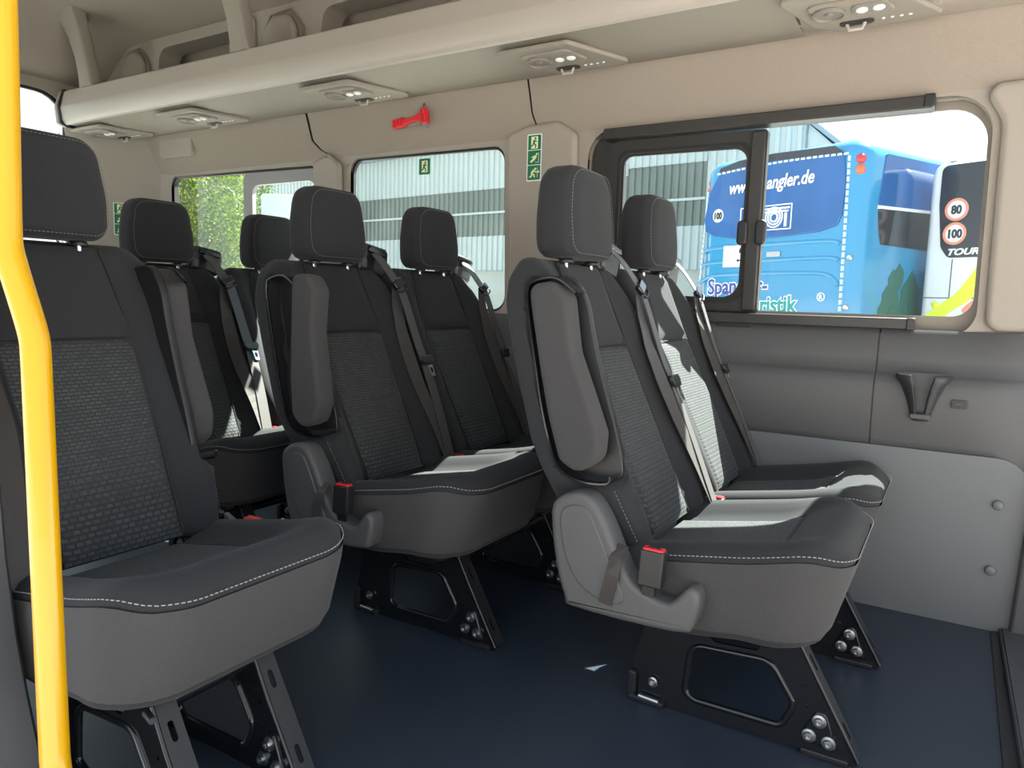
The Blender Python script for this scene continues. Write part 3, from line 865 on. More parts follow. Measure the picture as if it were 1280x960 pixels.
        # slider near the top
        def on_belt(z):
            k = min(range(len(path)), key=lambda i: abs(path[i][2]-z)); return Vector(path[k]), (Vector(path[k])-Vector(path[k-1])).normalized()
        c, t = on_belt(.855); w = Vector((-.15, m, .12)); w = (w-t*w.dot(t)).normalized(); nn = t.cross(w)
        if nn.x < 0: nn = -nn
        mpb = lambda a, b, cc: tuple(c+w*a+t*b+nn*cc)
        mesh_obj('belt_slider', *slab(rrect(-.030, .030, -.013, .013, .005, 3), -.004, .009, .003, mpb, 2), 'gloss_black', be, 45)
        mesh_obj('slider_bar', *tube([mpb(-.028, .020, .004), mpb(-.02, .026, .006), mpb(.02, .026, .006), mpb(.028, .020, .004)], .003, 6), 'black_plastic', be, 45)
        # latch tongue
        c2, t2 = on_belt(.632); w2 = Vector((-.15, m, .12)); w2 = (w2-t2*w2.dot(t2)).normalized(); n2 = t2.cross(w2)
        if n2.x < 0: n2 = -n2
        mp2 = lambda a, b, cc: tuple(c2+w2*a+t2*b+n2*cc)
        tg = mesh_obj('tongue', *slab(rpoly([(-.034, -.012), (.030, -.016), (.034, -.002), (.024, .016), (-.022, .014), (-.034, .002)], .005, 3), .0, .014, .004, mp2, 2), 'black_plastic', be, 45)
        v, f = plate(rpoly([(.000, .012), (.026, .012), (.024, .052), (.004, .052)], .004, 3), [rrect(.008, .019, .024, .040, .002, 2)], .004, .0075, mp2)
        mesh_obj('tongue_plate', v, f, 'chrome', tg, 0)

def bracket(root, y, side=1):
    """pressed black leg plate in the x-z plane with rolled edges and bolts"""
    ol = rpoly([(.304, .205), (.592, .205), (.706, .012), (.698, .0), (.612, .004), (.500, .004), (.381, .001), (.276, .0), (.270, .06)], [.01, .01, .008, .004, 0, 0, 0, .006, .03], 4)
    hl = rpoly([(.383, .045), (.392, .148), (.545, .158), (.592, .085), (.570, .036), (.405, .034)], [.035, .03, .035, .03, .02, .03], 6)
    sl = rpoly([(.413, .180), (.440, .165), (.517, .170), (.529, .183)], .005, 3)
    ws = [rrect(x-.004, x+.004, z-.004, z+.004, .004, 3) for x, z in ((.608, .132), (.614, .091))]
    v, f = plate(ol, [hl, sl]+ws, y-.0025, y+.0025, XZ)
    pl = mesh_obj('leg_bracket', v, f, 'gloss_black', root, 0)
    hp = [(p[0], p[1]) for p in hl]
    rim = [(p[0], y-.001, p[1]) for p in hp]
    mesh_obj('rolled_rim', *tube(rim, .0065, 8, True), 'gloss_black', pl, 60)
    # front strut flange, set back at right angles, with two slots
    a, b = Vector((.592, 0, .207)), Vector((.704, 0, .010))
    t = (b-a).normalized(); nx = Vector((t.z*-1, 0, t.x)); nx = nx if nx.x > 0 else -nx
    L = (b-a).length
    mp = lambda s, w, c: tuple(Vector((0, y, 0))+a+t*s+Vector((0, w*side, 0))+nx*c)
    s1 = rrect(.030, .062, .012, .022, .005, 3); s2 = rrect(.160, .192, .012, .022, .005, 3)
    v, f = plate([(0, 0), (L, 0), (L, .036), (0, .036)], [s1, s2], -.002, .002, mp)
    mesh_obj('strut_flange', v, f, 'pan', pl, 0)
    mesh_obj('strut_edge', *tube([mp(0, 0, 0), mp(L*.3, -.002, 0), mp(L, -.002, 0)], .0036, 8), 'gloss_black', pl, 60)
    # triangular boss with three bolts
    v, f = slab(rpoly([(.602, .030), (.672, .018), (.668, .030), (.648, .086), (.630, .088)], .010, 4), y-.002, y-.007, .003, XZ, 2, False)
    mesh_obj('bolt_boss', v, f, 'gloss_black', pl, 45)
    for (bx, bz, r) in ((.637, .070, .0105), (.621, .038, .0105), (.655, .034, .0105), (.319, .048, .009)):
        v, f = lathe([(r*1.2, 0), (r*1.2, .003), (r*.82, .004), (r*.74, .010), (r*.42, .0105), (r*.40, .006)], (bx, y-.006, bz), (0, -1, 0), 12)
        mesh_obj('bolt', v, f, 'zinc', pl, 30)
    # feet
    v, f = slab(rrect(.608, .690, -.0, .012, .003, 2), y-.012, y+.02, .003, XZ, 2); mesh_obj('foot', v, f, 'black_plastic', pl, 40)
    v, f = slab(rrect(.270, .345, -.0, .012, .003, 2), y-.016, y+.02, .003, XZ, 2); mesh_obj('foot', v, f, 'black_plastic', pl, 40)
    v, f = slab(rrect(.266, .284, .004, .062, .006, 3), y-.014, y-.002, .004, XZ, 2); mesh_obj('foot_cap', v, f, 'black_plastic', pl, 40)
    v, f = tube([(.292, y-.010, .012), (.334, y-.010, .010)], .006, 8); mesh_obj('hinge_pin', v, f, 'zinc', pl, 60)
    return pl

def copy_tree(o, parent=None):
    c = o.copy(); COL.objects.link(c); c.parent = parent
    for ch in list(o.children): copy_tree(ch, c)
    return c

DY = 0.46
def build_bench(root):
    seat_meshes(root, 0, 1, dict(arm=True, cover=True, buckle=(.350, -.262, .303)))
    seat_meshes(root, DY, 1, dict(buckle=(.318, -.216, .285)))
    bracket(root, -.125); bracket(root, .299)
    v, f = slab(rrect(.285, .570, -.16, .62, .02, 3), .196, .222, .006, XYZ, 2)
    mesh_obj('seat_pan', v, f, 'pan', root, 40)
    for x in (.33, .56):
        v, f = tube([(x, -.125, .185), (x, .299, .185)], .014, 10); mesh_obj('cross_tube', v, f, 'gloss_black', root, 60)
    v, f = lathe([(.012, 0), (.012, .004), (.006, .006), (.006, .010)], (.255, .20, .45), (.6, 0, .3), 12); mesh_obj('recline_button', v, f, 'zinc', root, 40)

GB = 'charcoal twin seats facing the front'
benchA = empty('double_seat', 'charcoal twin seat nearest the camera, under the sliding window with the blue coach', 'seat', (0, 0, 0), group=GB)
build_bench(benchA)
benchB = copy_tree(benchA); benchB.location = (-0.772, 0, 0)
benchB['label'] = 'charcoal twin seat of the middle row, in front of the window with the exit sticker'
for ch in benchB.children:
    if ch.name.startswith('armrest'):
        piv = Vector((.185, 0, .512)); rot = Matrix.Rotation(radians(14), 3, 'Y')
        ch.rotation_euler = (0, radians(14), 0); ch.location = piv-rot @ piv+Vector((.015, 0, 0))
benchC = copy_tree(benchA); benchC.location = (-1.522, -0.03, 0)
benchC['label'] = 'charcoal twin seat of the rear row, in front of the window full of leaves'

seatD = empty('single_seat', 'single charcoal seat at the left, behind the yellow pole', 'seat', (-0.769, -0.758, 0))
seat_meshes(seatD, 0, -1, dict(arm=True, buckle=None))
bracket(seatD, .037); bracket(seatD, -.147)
v, f = slab(rrect(.285, .565, -.17, .17, .02, 3), .196, .222, .006, XYZ, 2); mesh_obj('seat_pan', v, f, 'pan', seatD, 40)
for x in (.33, .56):
    v, f = tube([(x, -.147, .185), (x, .037, .185)], .014, 10); mesh_obj('cross_tube', v, f, 'gloss_black', seatD, 60)
v, f = tube([(.585, -.152, .197), (.608, -.156, .194)], .006, 8); mesh_obj('stud', v, f, 'zinc', seatD, 60)
# its buckle leans outwards beside the cushion
mpB = lambda a, b, c: (.335+a, .222+b*.9+c*.35, .275+c)
v, f = slab(rrect(-.0235, .0235, -.013, .013, .004, 3), 0, .072, .004, lambda a, b, c: mpB(a, b, c), 2)
bk = mesh_obj('buckle', v, f, 'black_plastic', seatD, 40)
v, f = slab(rrect(-.020, .020, -.010, .010, .003, 3), .066, .076, .003, lambda a, b, c: mpB(a, b, c), 2)
mesh_obj('release_button', v, f, 'red', bk, 40)
v, f = slab([(.28, .25), (.37, .25), (.355, .30), (.31, .35), (.285, .36)], .212, .226, .004, XZ, 2); mesh_obj('hinge_cover', v, f, 'plastic', seatD, 40)

# ------------------------------------------------------------------ upper side wall with storage pockets
pk1 = rpoly([(-2.43, 1.60), (-1.80, 1.60), (-1.80, 1.905), (-2.40, 1.905)], [.02, .04, .05, .06], 5)
pk2 = rpoly([(-1.40, 1.60), (-0.30, 1.60), (-0.30, 1.905), (-1.37, 1.905)], [.02, .04, .05, .06], 5)
pk3 = rpoly([(-0.10, 1.60), (1.10, 1.60), (1.10, 1.905), (-0.10, 1.905)], [.02, .04, .05, .06], 5)
v, f = plate([(-2.90, 1.56), (FLOOR_X1, 1.56), (FLOOR_X1, 1.962), (-2.90, 1.962)], [pk1, pk2, pk3], .610, .70, XZ)
tr6 = struct(mesh_obj('trim_6', v, f, 'beige', smooth=0))
for lp in (pk1, pk2, pk3):
    v, f = plate(inset(lp, -.045), [lp], .598, .612, XZ); mesh_obj('pocket_rim', v, f, 'beige', tr6, 0)
for x0, x1 in ((-2.68, -2.50), (-1.70, -1.50)):
    v, f = slab(rpoly([(x0, 1.58), (x1, 1.58), (x1-.01, 1.86), (x1-.05, 1.915), (x0+.06, 1.915), (x0, 1.86)], [0, 0, .05, .05, .05, .05], 5), .612, .578, .02, XZ, 4)
    p_ = mesh_obj('curtain_cover', v, f, 'beige', tr6, 50)
    v, f = tube([(x0-.012, .600, 1.60), (x0-.012, .600, 1.85), (x0+.04, .600, 1.925), (x1-.05, .600, 1.93), (x1+.02, .600, 1.85), (x1+.03, .600, 1.60)], .004, 6); mesh_obj('seam', v, f, 'dark_vent', p_, 0)

# ------------------------------------------------------------------ luggage rack
rack = empty('luggage_rack', 'long beige overhead luggage rack running along the wall above the windows', 'luggage rack', (0, 0, 0))
RX0, RX1 = -2.82, 0.375
def extrude_x(prof, x0, x1, name, m, parent, ang=40, xs=None):
    n = len(prof); V = []; F = []
    xs = xs or [x0, x1]
    for x in xs:
        for y, z in prof: V.append((x, y, z))
    for i in range(len(xs)-1):
        for k in range(n):
            j = (k+1) % n; F.append((i*n+k, i*n+j, i*n+n+j, i*n+n+k))
    F.append(tuple(range(n))); F.append(tuple(range((len(xs)-1)*n, len(xs)*n))[::-1])
    return mesh_obj(name, V, F, m, parent, ang)
fas = [(.415, 1.712), (.408, 1.722), (.398, 1.722), (.390, 1.715), (.373, 1.650), (.370, 1.640), (.378, 1.588), (.382, 1.580), (.388, 1.572), (.398, 1.568), (.408, 1.572), (.410, 1.578), (.40, 1.60), (.395, 1.645), (.412, 1.70)]
fas_o = extrude_x(fas, RX0, FLOOR_X1, 'fascia', 'fascia', rack, 30)
tray = [(.398, 1.640), (.64, 1.620), (.69, 1.64), (.70, 1.64), (.715, 1.566), (.69, 1.556), (.60, 1.553), (.50, 1.560), (.42, 1.572), (.404, 1.572)]
extrude_x(tray, RX0+.004, RX1-.004, 'tray', 'beige_dark', rack, 30)
tray2 = [(.398, 1.640), (.64, 1.620), (.69, 1.64), (.70, 1.64), (.715, 1.566), (.66, 1.556), (.60, 1.553), (.50, 1.560), (.42, 1.572), (.404, 1.572)]
extrude_x(tray2, RX1+.003, 0.66, 'tray', 'beige_dark', rack, 30)
v, f = slab(rpoly([(.395, 1.640), (.392, 1.575), (.42, 1.566), (.50, 1.556), (.60, 1.549), (.66, 1.552), (.68, 1.58), (.67, 1.64)], .01, 3), 0.655, 0.70, .02, YZ, 4)
mesh_obj('end_cap', v, f, 'beige_dark', rack, 50)
v, f = slab(rpoly([(.420, 1.728), (.390, 1.730), (.362, 1.650), (.370, 1.570), (.40, 1.560), (.70, 1.548), (.71, 1.66)], .008, 3), RX0-.016, RX0+.004, .004, YZ, 2)
mesh_obj('end_cap', v, f, 'black_plastic', rack, 50)
v, f = slab(rpoly([(.420, 1.724), (.393, 1.726), (.367, 1.650), (.374, 1.574), (.40, 1.564), (.70, 1.552), (.71, 1.66)], .008, 3), RX0-.05, RX0-.014, .012, YZ, 3)
mesh_obj('end_cap', v, f, 'beige', rack, 50)
# upright hangers from the rail up to the roof
def hanger(x):
    V = []; F = []
    lv = [(1.715, .406, .052, .028), (1.76, .402, .047, .028), (1.84, .390, .045, .028), (1.92, .370, .050, .029), (1.975, .350, .060, .031), (2.005, .336, .072, .034), (2.022, .330, .084, .038)]
    for z, y, hx, hy in lv:
        for a, b in rrect(-hx, hx, -hy, hy, .012, 3): V.append((x+a-(z-1.715)*.05, y+b, z))
    n = len(V)//len(lv)
    for i in range(len(lv)-1):
        for k in range(n): F.append((i*n+k, i*n+(k+1) % n, i*n+n+(k+1) % n, i*n+n+k))
    F.append(tuple(range(n))); F.append(tuple(range((len(lv)-1)*n, len(lv)*n)))
    mesh_obj('hanger', V, F, 'beige_dark', rack, 50)
hanger(-2.62); hanger(-1.585); hanger(-0.55); hanger(0.49)
# reading-light units in the underside
def light_unit(x, lit):
    UZ = 1.556
    mp = lambda a, b, c: (x+a, b, UZ+.008*((b-.42)/-.2)+.003-c)
    v, f = slab(rpoly([(-.155, .425), (.090, .425), (.205, .645), (-.045, .645), (-.10, .60)], [.01, .02, .02, .03, .04], 4), -.004, .010, .006, mp, 2)
    u = mesh_obj('reading_light', v, f, 'beige_dark', rack, 45)
    v, f = slab(rpoly([(-.105, .455), (.070, .455), (.105, .560), (-.055, .565)], .022, 5), .008, .016, .005, mp, 2)
    mesh_obj('bezel', v, f, 'beige_dark', u, 45)
    v, f = lathe([(.040, 0), (.040, .005), (.035, .007), (.033, .003), (.012, .002), (.010, .006), (.001, .0065)], mp(-.048, .510, .015), (0, 0, -1), 18)
    mesh_obj('air_nozzle', v, f, 'dark_vent', u, 40)
    v, f = slab(rrect(.004, .088, .478, .528, .016, 4), .014, .020, .003, mp, 2)
    mesh_obj('lamp_lens', v, f, 'dark_vent', u, 45)
    for q in (.027, .064):
        v, f = lathe([(.014, 0), (.014, .004), (.009, .007), (.001, .008)], mp(q, .503, .019), (0, 0, -1), 12)
        mesh_obj('lamp', v, f, 'lamp', u, 45)
    v, f = slab(rrect(-.035, .045, .585, .615, .012, 4), .008, .013, .002, mp, 2)
    mesh_obj('bag_hook', v, f, 'black_plastic', u, 45)
    v, f = tube([mp(-.018, .60, .012), mp(-.012, .602, .026), mp(.018, .602, .026), mp(.024, .60, .012)], .0045, 6)
    mesh_obj('hook_loop', v, f, 'fascia', u, 45)
    for q in range(4):
        v, f = lathe([(.0045, 0), (.0045, .002), (.003, .003)], mp(.065+.02*q, .600, .009), (0, 0, -1), 8)
        mesh_obj('button', v, f, 'white', u, 30)
for x in (-2.70, -2.03, -1.165, -.315, .505): light_unit(x, 0)

# ------------------------------------------------------------------ yellow pole
pole = empty('grab_pole', 'bright yellow bent grab pole at the left edge beside the single seat', 'pole', (-.09, -1.07, 0))
pp = [(-.262, -1.012, 1.78), (-.244, -1.028, 1.169), (-.219, -1.048, .885), (-.213, -1.050, .860), (-.176, -1.042, .760), (-.172, -1.043, .735), (-.141, -1.058, .485), (-.113, -1.0715, .262), (-.110, -1.073, .240), (-.088, -1.078, .170), (-.082, -1.078, .14), (-.080, -1.076, .0)]
pth = []
for i in range(len(pp)-1):
    a, b = Vector(pp[i]), Vector(pp[i+1])
    for k in range(4): pth.append(a.lerp(b, k/4))
pth.append(Vector(pp[-1]))
for _ in range(2): pth = [pth[0]]+[(pth[i-1]+pth[i]*2+pth[i+1])/4 for i in range(1, len(pth)-1)]+[pth[-1]]
v, f = tube([tuple(p-Vector((-.09, -1.07, 0))) for p in pth], .0168, 20)
mesh_obj('tube', v, f, 'yellow', pole, 60)
v, f = lathe([(.038, 0), (.038, .006), (.022, .009), (.020, .03), (.017, .03)], (.010, -.006, 0.0), (0, 0, 1), 20)
mesh_obj('floor_flange', v, f, 'yellow', pole, 40)

# ------------------------------------------------------------------ small things on the wall
ham = empty('emergency_hammer', 'red emergency hammer with two metal tips clipped on the cloth panel', 'hammer', (-1.02, .708, 1.478), rot=(0, radians(-6.5), 0))
HX = lambda a, b, c: (a, c, b)
v, f = slab(rpoly([(-.088, -.017), (-.035, -.016), (-.025, -.008), (.020, -.008), (.055, -.020), (.072, -.024), (.072, .024), (.055, .020), (.020, .008), (-.025, .008), (-.035, .016), (-.088, .017)], [.006, .008, .01, .02, .01, .004, .004, .01, .02, .01, .008, .006], 3), .010, -.012, .003, HX, 3)
hb = mesh_obj('handle', v, f, 'red', ham, 45)
for q in (-.078, -.062, -.046):
    v, f = slab(rrect(q-.004, q+.004, -.013, .013, .003, 2), -.011, -.016, .002, HX, 2); mesh_obj('grip_rib', v, f, 'red', hb, 40)
v, f = slab(rrect(.054, .076, -.028, .028, .004, 3), .012, -.018, .005, HX, 3); mesh_obj('head', v, f, 'red', ham, 45)
for s in (-1, 1):
    v, f = lathe([(.009, 0), (.009, .008), (.006, .012), (.001, .024)], (.066, -.003, s*.026), (0, 0, s), 12); mesh_obj('metal_tip', v, f, 'zinc', ham, 30)
v, f = slab(rrect(-.03, .03, -.014, .014, .004, 3), .024, .008, .003, HX, 2); mesh_obj('wall_clip', v, f, 'beige_dark', ham, 40)

# running figures of the exit signs (unit square, drawn as thin cut-outs)
def bar(x0, y0, x1, y1, w):
    d = Vector((x1-x0, y1-y0)).normalized(); n = Vector((-d.y, d.x))*w/2
    return [(x0-n.x, y0-n.y), (x1-n.x, y1-n.y), (x1+n.x, y1+n.y), (x0+n.x, y0+n.y)]
def disc(x, y, r, n=12): return [(x+r*cos(2*pi*i/n), y+r*sin(2*pi*i/n)) for i in range(n)]
def runner(flip=1):
    q = [disc(.58, .80, .085), bar(.52, .70, .44, .42, .15), bar(.45, .44, .62, .30, .10), bar(.62, .32, .58, .10, .09), bar(.42, .44, .30, .26, .10), bar(.32, .27, .16, .25, .09), bar(.52, .66, .70, .56, .07), bar(.50, .66, .36, .56, .07)]
    return q
def sign_panel(parent, S_, ox, oz, base, kind, mp):
    """one pictogram square of size S_ with lower corner ox, oz"""
    T = lambda a, b, c: mp(ox+a*S_, oz+b*S_, c)
    def put(polys, m, c0, c1, name):
        g = [slab(p, c0, c1, 0, T) for p in polys]
        return mesh_obj(name, *merge(*g), m, parent, 0)
    if kind == 0:
        put([[(.22, .06), (.80, .06), (.80, .94), (.22, .94)]], 'cream', 0.0002, .0005, 'door_shape')
        put(runner(), 'green', .0005, .0008, 'running_figure')
    elif kind == 1:
        put([bar(.20, .18, .46, .36, .16), bar(.44, .34, .66, .62, .20), disc(.72, .74, .09), bar(.30, .50, .52, .62, .10), bar(.60, .58, .78, .78, .07)], 'cream', .0002, .0005, 'reclining_figure')
        put([bar(.88, .14, .88, .86, .03), bar(.60, .14, .88, .14, .03)], 'white', .0002, .0005, 'frame_line')
    else:
        put([disc(.62, .76, .09), bar(.54, .68, .30, .46, .18), bar(.32, .48, .30, .20, .12), bar(.30, .20, .12, .18, .09), bar(.36, .44, .54, .30, .12), bar(.54, .32, .56, .14, .10), bar(.56, .62, .72, .48, .08), bar(.70, .54, .96, .54, .07), [(.86, .42), (1.0, .54), (.86, .66)]], 'cream', .0002, .0005, 'climbing_figure')
        put([bar(.80, .14, .80, .86, .03)], 'white', .0002, .0005, 'frame_line')
def sticker(name, label, loc, rot, w, h, kinds, white=True):
    e = empty(name, label, 'sign', loc, rot=rot)
    mp = lambda a, b, c: (a, -c, b)
    if white:
        v, f = slab(rrect(-w/2-.004, w/2+.004, -h/2-.004, h/2+.004, .004, 3), -.0008, -.0004, 0, mp); mesh_obj('border', v, f, 'white', e, 0)
    v, f = slab(rrect(-w/2, w/2, -h/2, h/2, .003, 3), -.0004, .0002, 0, mp); mesh_obj('green_field', v, f, 'green', e, 0)
    n = len(kinds); q = h/n
    for i, k in enumerate(kinds):
        z = h/2-q*(i+1)
        if i:
            v, f = slab(rrect(-w/2, w/2, z+q-.0012, z+q+.0012, .0005, 1), .0002, .0004, 0, mp); mesh_obj('divider', v, f, 'white', e, 0)
        s = min(w, q)*.92
        sign_panel(e, s, -s/2, z+(q-s)/2, 0, k, mp)
    return e
sticker('exit_sign', 'green strip of three exit pictograms on the beige pillar between the windows', (-.500, .7335, 1.307), (0, 0, 0), .050, .150, [0, 1, 2])
sticker('exit_sign', 'small single green exit sticker on the glass of the middle window', (-1.020, .7885, 1.322), (0, 0, 0), .054, .060, [0], False)
dv = Vector((-2.85, .56, 0))-Vector((-2.76, .69, 0))
sticker('exit_sign', 'green exit strip on the pale rear corner, half hidden by a headrest', (-2.800, .628, 1.165), (0, 0, math.atan2(-dv.y, -dv.x)), .052, .150, [0, 1, 2])

# cup holder and charging socket on the grey panel
cup = empty('cup_holder', 'grey moulded cup holder with a notched front on the wall panel', 'cup holder', (.726, .692, .53))
def cupmesh():
    V, F = [], []
    zs = [(.000, .020, .026, .018), (.020, .027, .034, .024), (.055, .036, .048, .034), (.095, .052, .060, .050), (.108, .062, .064, .060), (.118, .066, .065, .064), (.124, .064, .062, .062)]
    N = 20
    for z, hw, dp, _ in zs:
        for i in range(N+1):
            a = pi*i/N
            s = cos(a); c = sin(a)
            V.append((-hw*math.copysign(abs(s)**.75, s), .012-dp*c**.75, z))
    for k in range(len(zs)-1):
        for i in range(N):
            x = V[k*(N+1)+i][0]
            # open notch in the front
            if 1 <= k <= 6 and 8 <= i <= 11: continue
            F.append((k*(N+1)+i, k*(N+1)+i+1, (k+1)*(N+1)+i+1, (k+1)*(N+1)+i))
    return V, F, N
V, F, N = cupmesh()
me = bpy.data.meshes.new('shell'); me.from_pydata(V, [], F)
so_ = link_mesh('shell', me, 'cup_shell', cup, 50)
md = so_.modifiers.new('thickness', 'SOLIDIFY'); md.thickness = .009; md.offset = -1
md2 = so_.modifiers.new('soft_edge', 'BEVEL'); md2.width = .002; md2.segments = 2
v, f = slab(rpoly([(-.030, .006), (.030, .006), (.030, .02), (-.030, .02)], .004, 2), -.022, .01, .004, lambda a, b, c: (a*.8, c, b), 2)
mesh_obj('base', v, f, 'plastic', cup, 40)
v, f = slab(rpoly([(-.066, .128), (.066, .128), (.058, .100), (.030, .02), (-.030, .02), (-.058, .100)], .008, 3), .012, .000, .003, XZ, 2)
mesh_obj('back_plate', v, f, 'mid_grey', cup, 40)
usb = empty('charging_socket', 'small black charging socket set in the grey panel beside the cup holder', 'socket', (.812, .689, .583))
v, f = slab(rrect(-.019, .019, -.011, .011, .004, 4), .006, -.006, .002, XZ, 2); ub = mesh_obj('housing', v, f, 'dark_grey', usb, 40)
v, f = plate(rrect(-.015, .015, -.008, .008, .003, 3), [rrect(-.010, .010, -.004, .004, .001, 1)], -.008, -.0055, XZ); mesh_obj('bezel', v, f, 'black_plastic', usb, 0)
v, f = box(-.007, .007, -.0075, -.0055, -.0015, .0015); mesh_obj('contact', v, f, 'plastic', usb, 0)

# rear door catch seen against the sky
cat_ = empty('door_catch', 'small dark hinged catch on the bright rear door glass', 'catch', (-2.925, .10, 1.61))
v, f = slab(rpoly([(-.045, -.075), (.02, -.10), (.045, -.09), (.05, .0), (-.05, .01)], .008, 3), -.01, .025, .006, YZ, 2); cb = mesh_obj('body', v, f, 'black_plastic', cat_, 40)
v, f = slab(rpoly([(-.03, .01), (.02, .01), (.035, .06), (.0, .075), (-.04, .05)], .006, 3), -.008, .016, .004, YZ, 2); mesh_obj('bracket', v, f, 'zinc', cat_, 40)

# ------------------------------------------------------------------ outside
v, f = box(-60, 60, -40, 90, GZ-.1, GZ)
struct(mesh_obj('ground', v, f, 'asphalt', smooth=0))
def place(X, D):
    return (CAM.x+X*cos(YAW)-D*sin(YAW), CAM.y+X*sin(YAW)+D*cos(YAW))

# warehouse
wh = empty('warehouse', 'pale corrugated warehouse with a darker translucent band along its wall', 'building', (-13.190, 16.911, GZ), rz=math.atan2(-.12011891, .99275951))
def corr(x0, x1, z0, z1, y, pitch, d, name, m):
    V, F = [], []
    x = x0; xs = []
    while x < x1-1e-6:
        for q, dd in ((0, 0), (.42, 0), (.54, d), (.88, d)): xs.append((x+q*pitch, y-dd))
        x += pitch
    xs.append((x1, y))
    for xx, yy in xs: V += [(min(xx, x1), yy, z0-GZ), (min(xx, x1), yy, z1-GZ)]
    for i in range(len(xs)-1): F.append((2*i, 2*i+2, 2*i+3, 2*i+1))
    return mesh_obj(name, V, F, m, wh, 0)
for i, (a, b) in enumerate(((-9.6, -3.6), (-3.6, 2.4), (2.4, 6.6))):
    corr(a, b, 1.66, 2.66, 0, .20, .05, 'lower_sheeting', 'sheet')
    corr(a, b, 2.60, 4.04, .03, .20, .05, 'light_band', 'sheet_dark')
    corr(a, b, 4.00, 5.22, 0, .20, .05, 'upper_sheeting', 'sheet')
corr(6.6, 8.7, 1.66, 2.70, 0, .20, .05, 'lower_sheeting', 'sheet')
corr(6.6, 8.7, 2.66, 4.22, .03, .20, .05, 'light_band', 'sheet_dark')
corr(6.6, 8.7, 4.18, 6.2, 0, .20, .05, 'upper_sheeting', 'sheet')
corr(8.7, 10.95, .2, 6.2, 0, .24, .05, 'upper_sheeting', 'sheet')
v, f = box(-9.6, 8.7, .02, .3, 0, 1.66-GZ); mesh_obj('plinth', v, f, 'concrete', wh, 0)
v, f = box(-9.6, 8.7, -.04, .02, 3.30-GZ, 3.36-GZ); mesh_obj('rail', v, f, 'sheet', wh, 0)
v, f = box(-9.6, 6.6, .10, 9, 1.66-GZ, 5.22-GZ); mesh_obj('body', v, f, 'sheet', wh, 0)
v, f = box(6.6, 10.9, .10, 9, 0, 6.2-GZ); mesh_obj('body', v, f, 'sheet', wh, 0)
v, f = slab([(-9.8, -.25), (6.8, -.25), (6.8, 9), (-9.8, 9)], 5.22-GZ, 5.34-GZ, 0, XYZ); mesh_obj('roof', v, f, 'roof', wh, 0)
V = []
for y in (-.12, 9):
    V += [(10.9, y, 4.95-GZ), (10.9, y, 4.82-GZ), (11.75, y, 4.10-GZ), (11.75, y, 4.22-GZ)]
mesh_obj('lean_to_roof', V, [(0, 1, 2, 3), (7, 6, 5, 4), (0, 3, 7, 4), (1, 5, 6, 2), (3, 2, 6, 7), (0, 4, 5, 1)], 'roof', wh, 0)
V = [(10.9, .0, 0), (11.6, .0, 0), (11.6, .0, 4.15-GZ), (10.9, .0, 4.8-GZ), (10.9, 6, 0), (11.6, 6, 0), (11.6, 6, 4.15-GZ), (10.9, 6, 4.8-GZ)]
mesh_obj('lean_to', V, [(0, 1, 2, 3), (7, 6, 5, 4), (1, 5, 6, 2), (0, 3, 7, 4)], 'sheet', wh, 0)

# blue coach
ROT = math.radians(-24.65624)
W_ = 2.53
blue = empty('coach', 'sky blue coach seen from behind through the sliding window', 'coach', (-2.76917, 10.48813, GZ), rz=ROT)
L_ = lambda p: (p[0], p[1]-GZ)
BY = lambda a, b, c: (a, c, b)
def coach_body(root, x0, x1, z1, length, m):
    plan = resample(rpoly([(x0, 0), (x1, 0), (x1, length), (x0, length)], [.32, .32, .2, .2], 8), .6)
    return mesh_obj('body', *slab(plan, .30, z1-GZ, .26, XYZ, 6), m, root, 40)
bb = coach_body(blue, -.27, W_, 3.13, 11.5, 'blue')
for y in (2.2, 3.6, 9.0):
    for x in (-.16, W_-.15):
        v, f = lathe([(.30, 0), (.50, .02), (.52, .08), (.52, .26), (.30, .28)], (x-.12, y, .52), (1, 0, 0), 24); wo_ = mesh_obj('wheel', v, f, 'rubber', blue, 40)
        v, f = lathe([(.28, 0), (.26, .03), (.1, .05), (.08, .09), (.01, .10)], (x+.16, y, .52), (1, 0, 0), 18); mesh_obj('hub', v, f, 'zinc', wo_, 40)
rw = rpoly([L_(p) for p in [(.16, 2.98), (-.05, 2.66), (-.15, 2.20), (-.11, 2.02), (.06, 1.93), (.58, 1.855), (1.30, 1.85), (1.95, 1.89), (2.22, 1.96), (2.28, 2.10), (2.30, 2.50), (2.26, 2.90), (2.12, 3.03), (1.14, 3.07), (.48, 3.05)]], .06, 3)
rwo = mesh_obj('rear_window', *slab(rw, .10, -.025, .015, BY, 3), 'coach_glass', blue, 40)
# interior seats and curtain behind that glass show as paler shapes: a curtain edge and a top brow
v, f = slab(rpoly([L_(p) for p in [(.14, 2.99), (.48, 3.06), (1.14, 3.08), (2.12, 3.04), (2.27, 2.92), (2.22, 2.915), (1.14, 2.975), (.48, 2.955), (.10, 2.89)]], .01, 2), -.02, -.031, 0, BY); mesh_obj('brow', v, f, 'coach_glass_dark', rwo, 0)
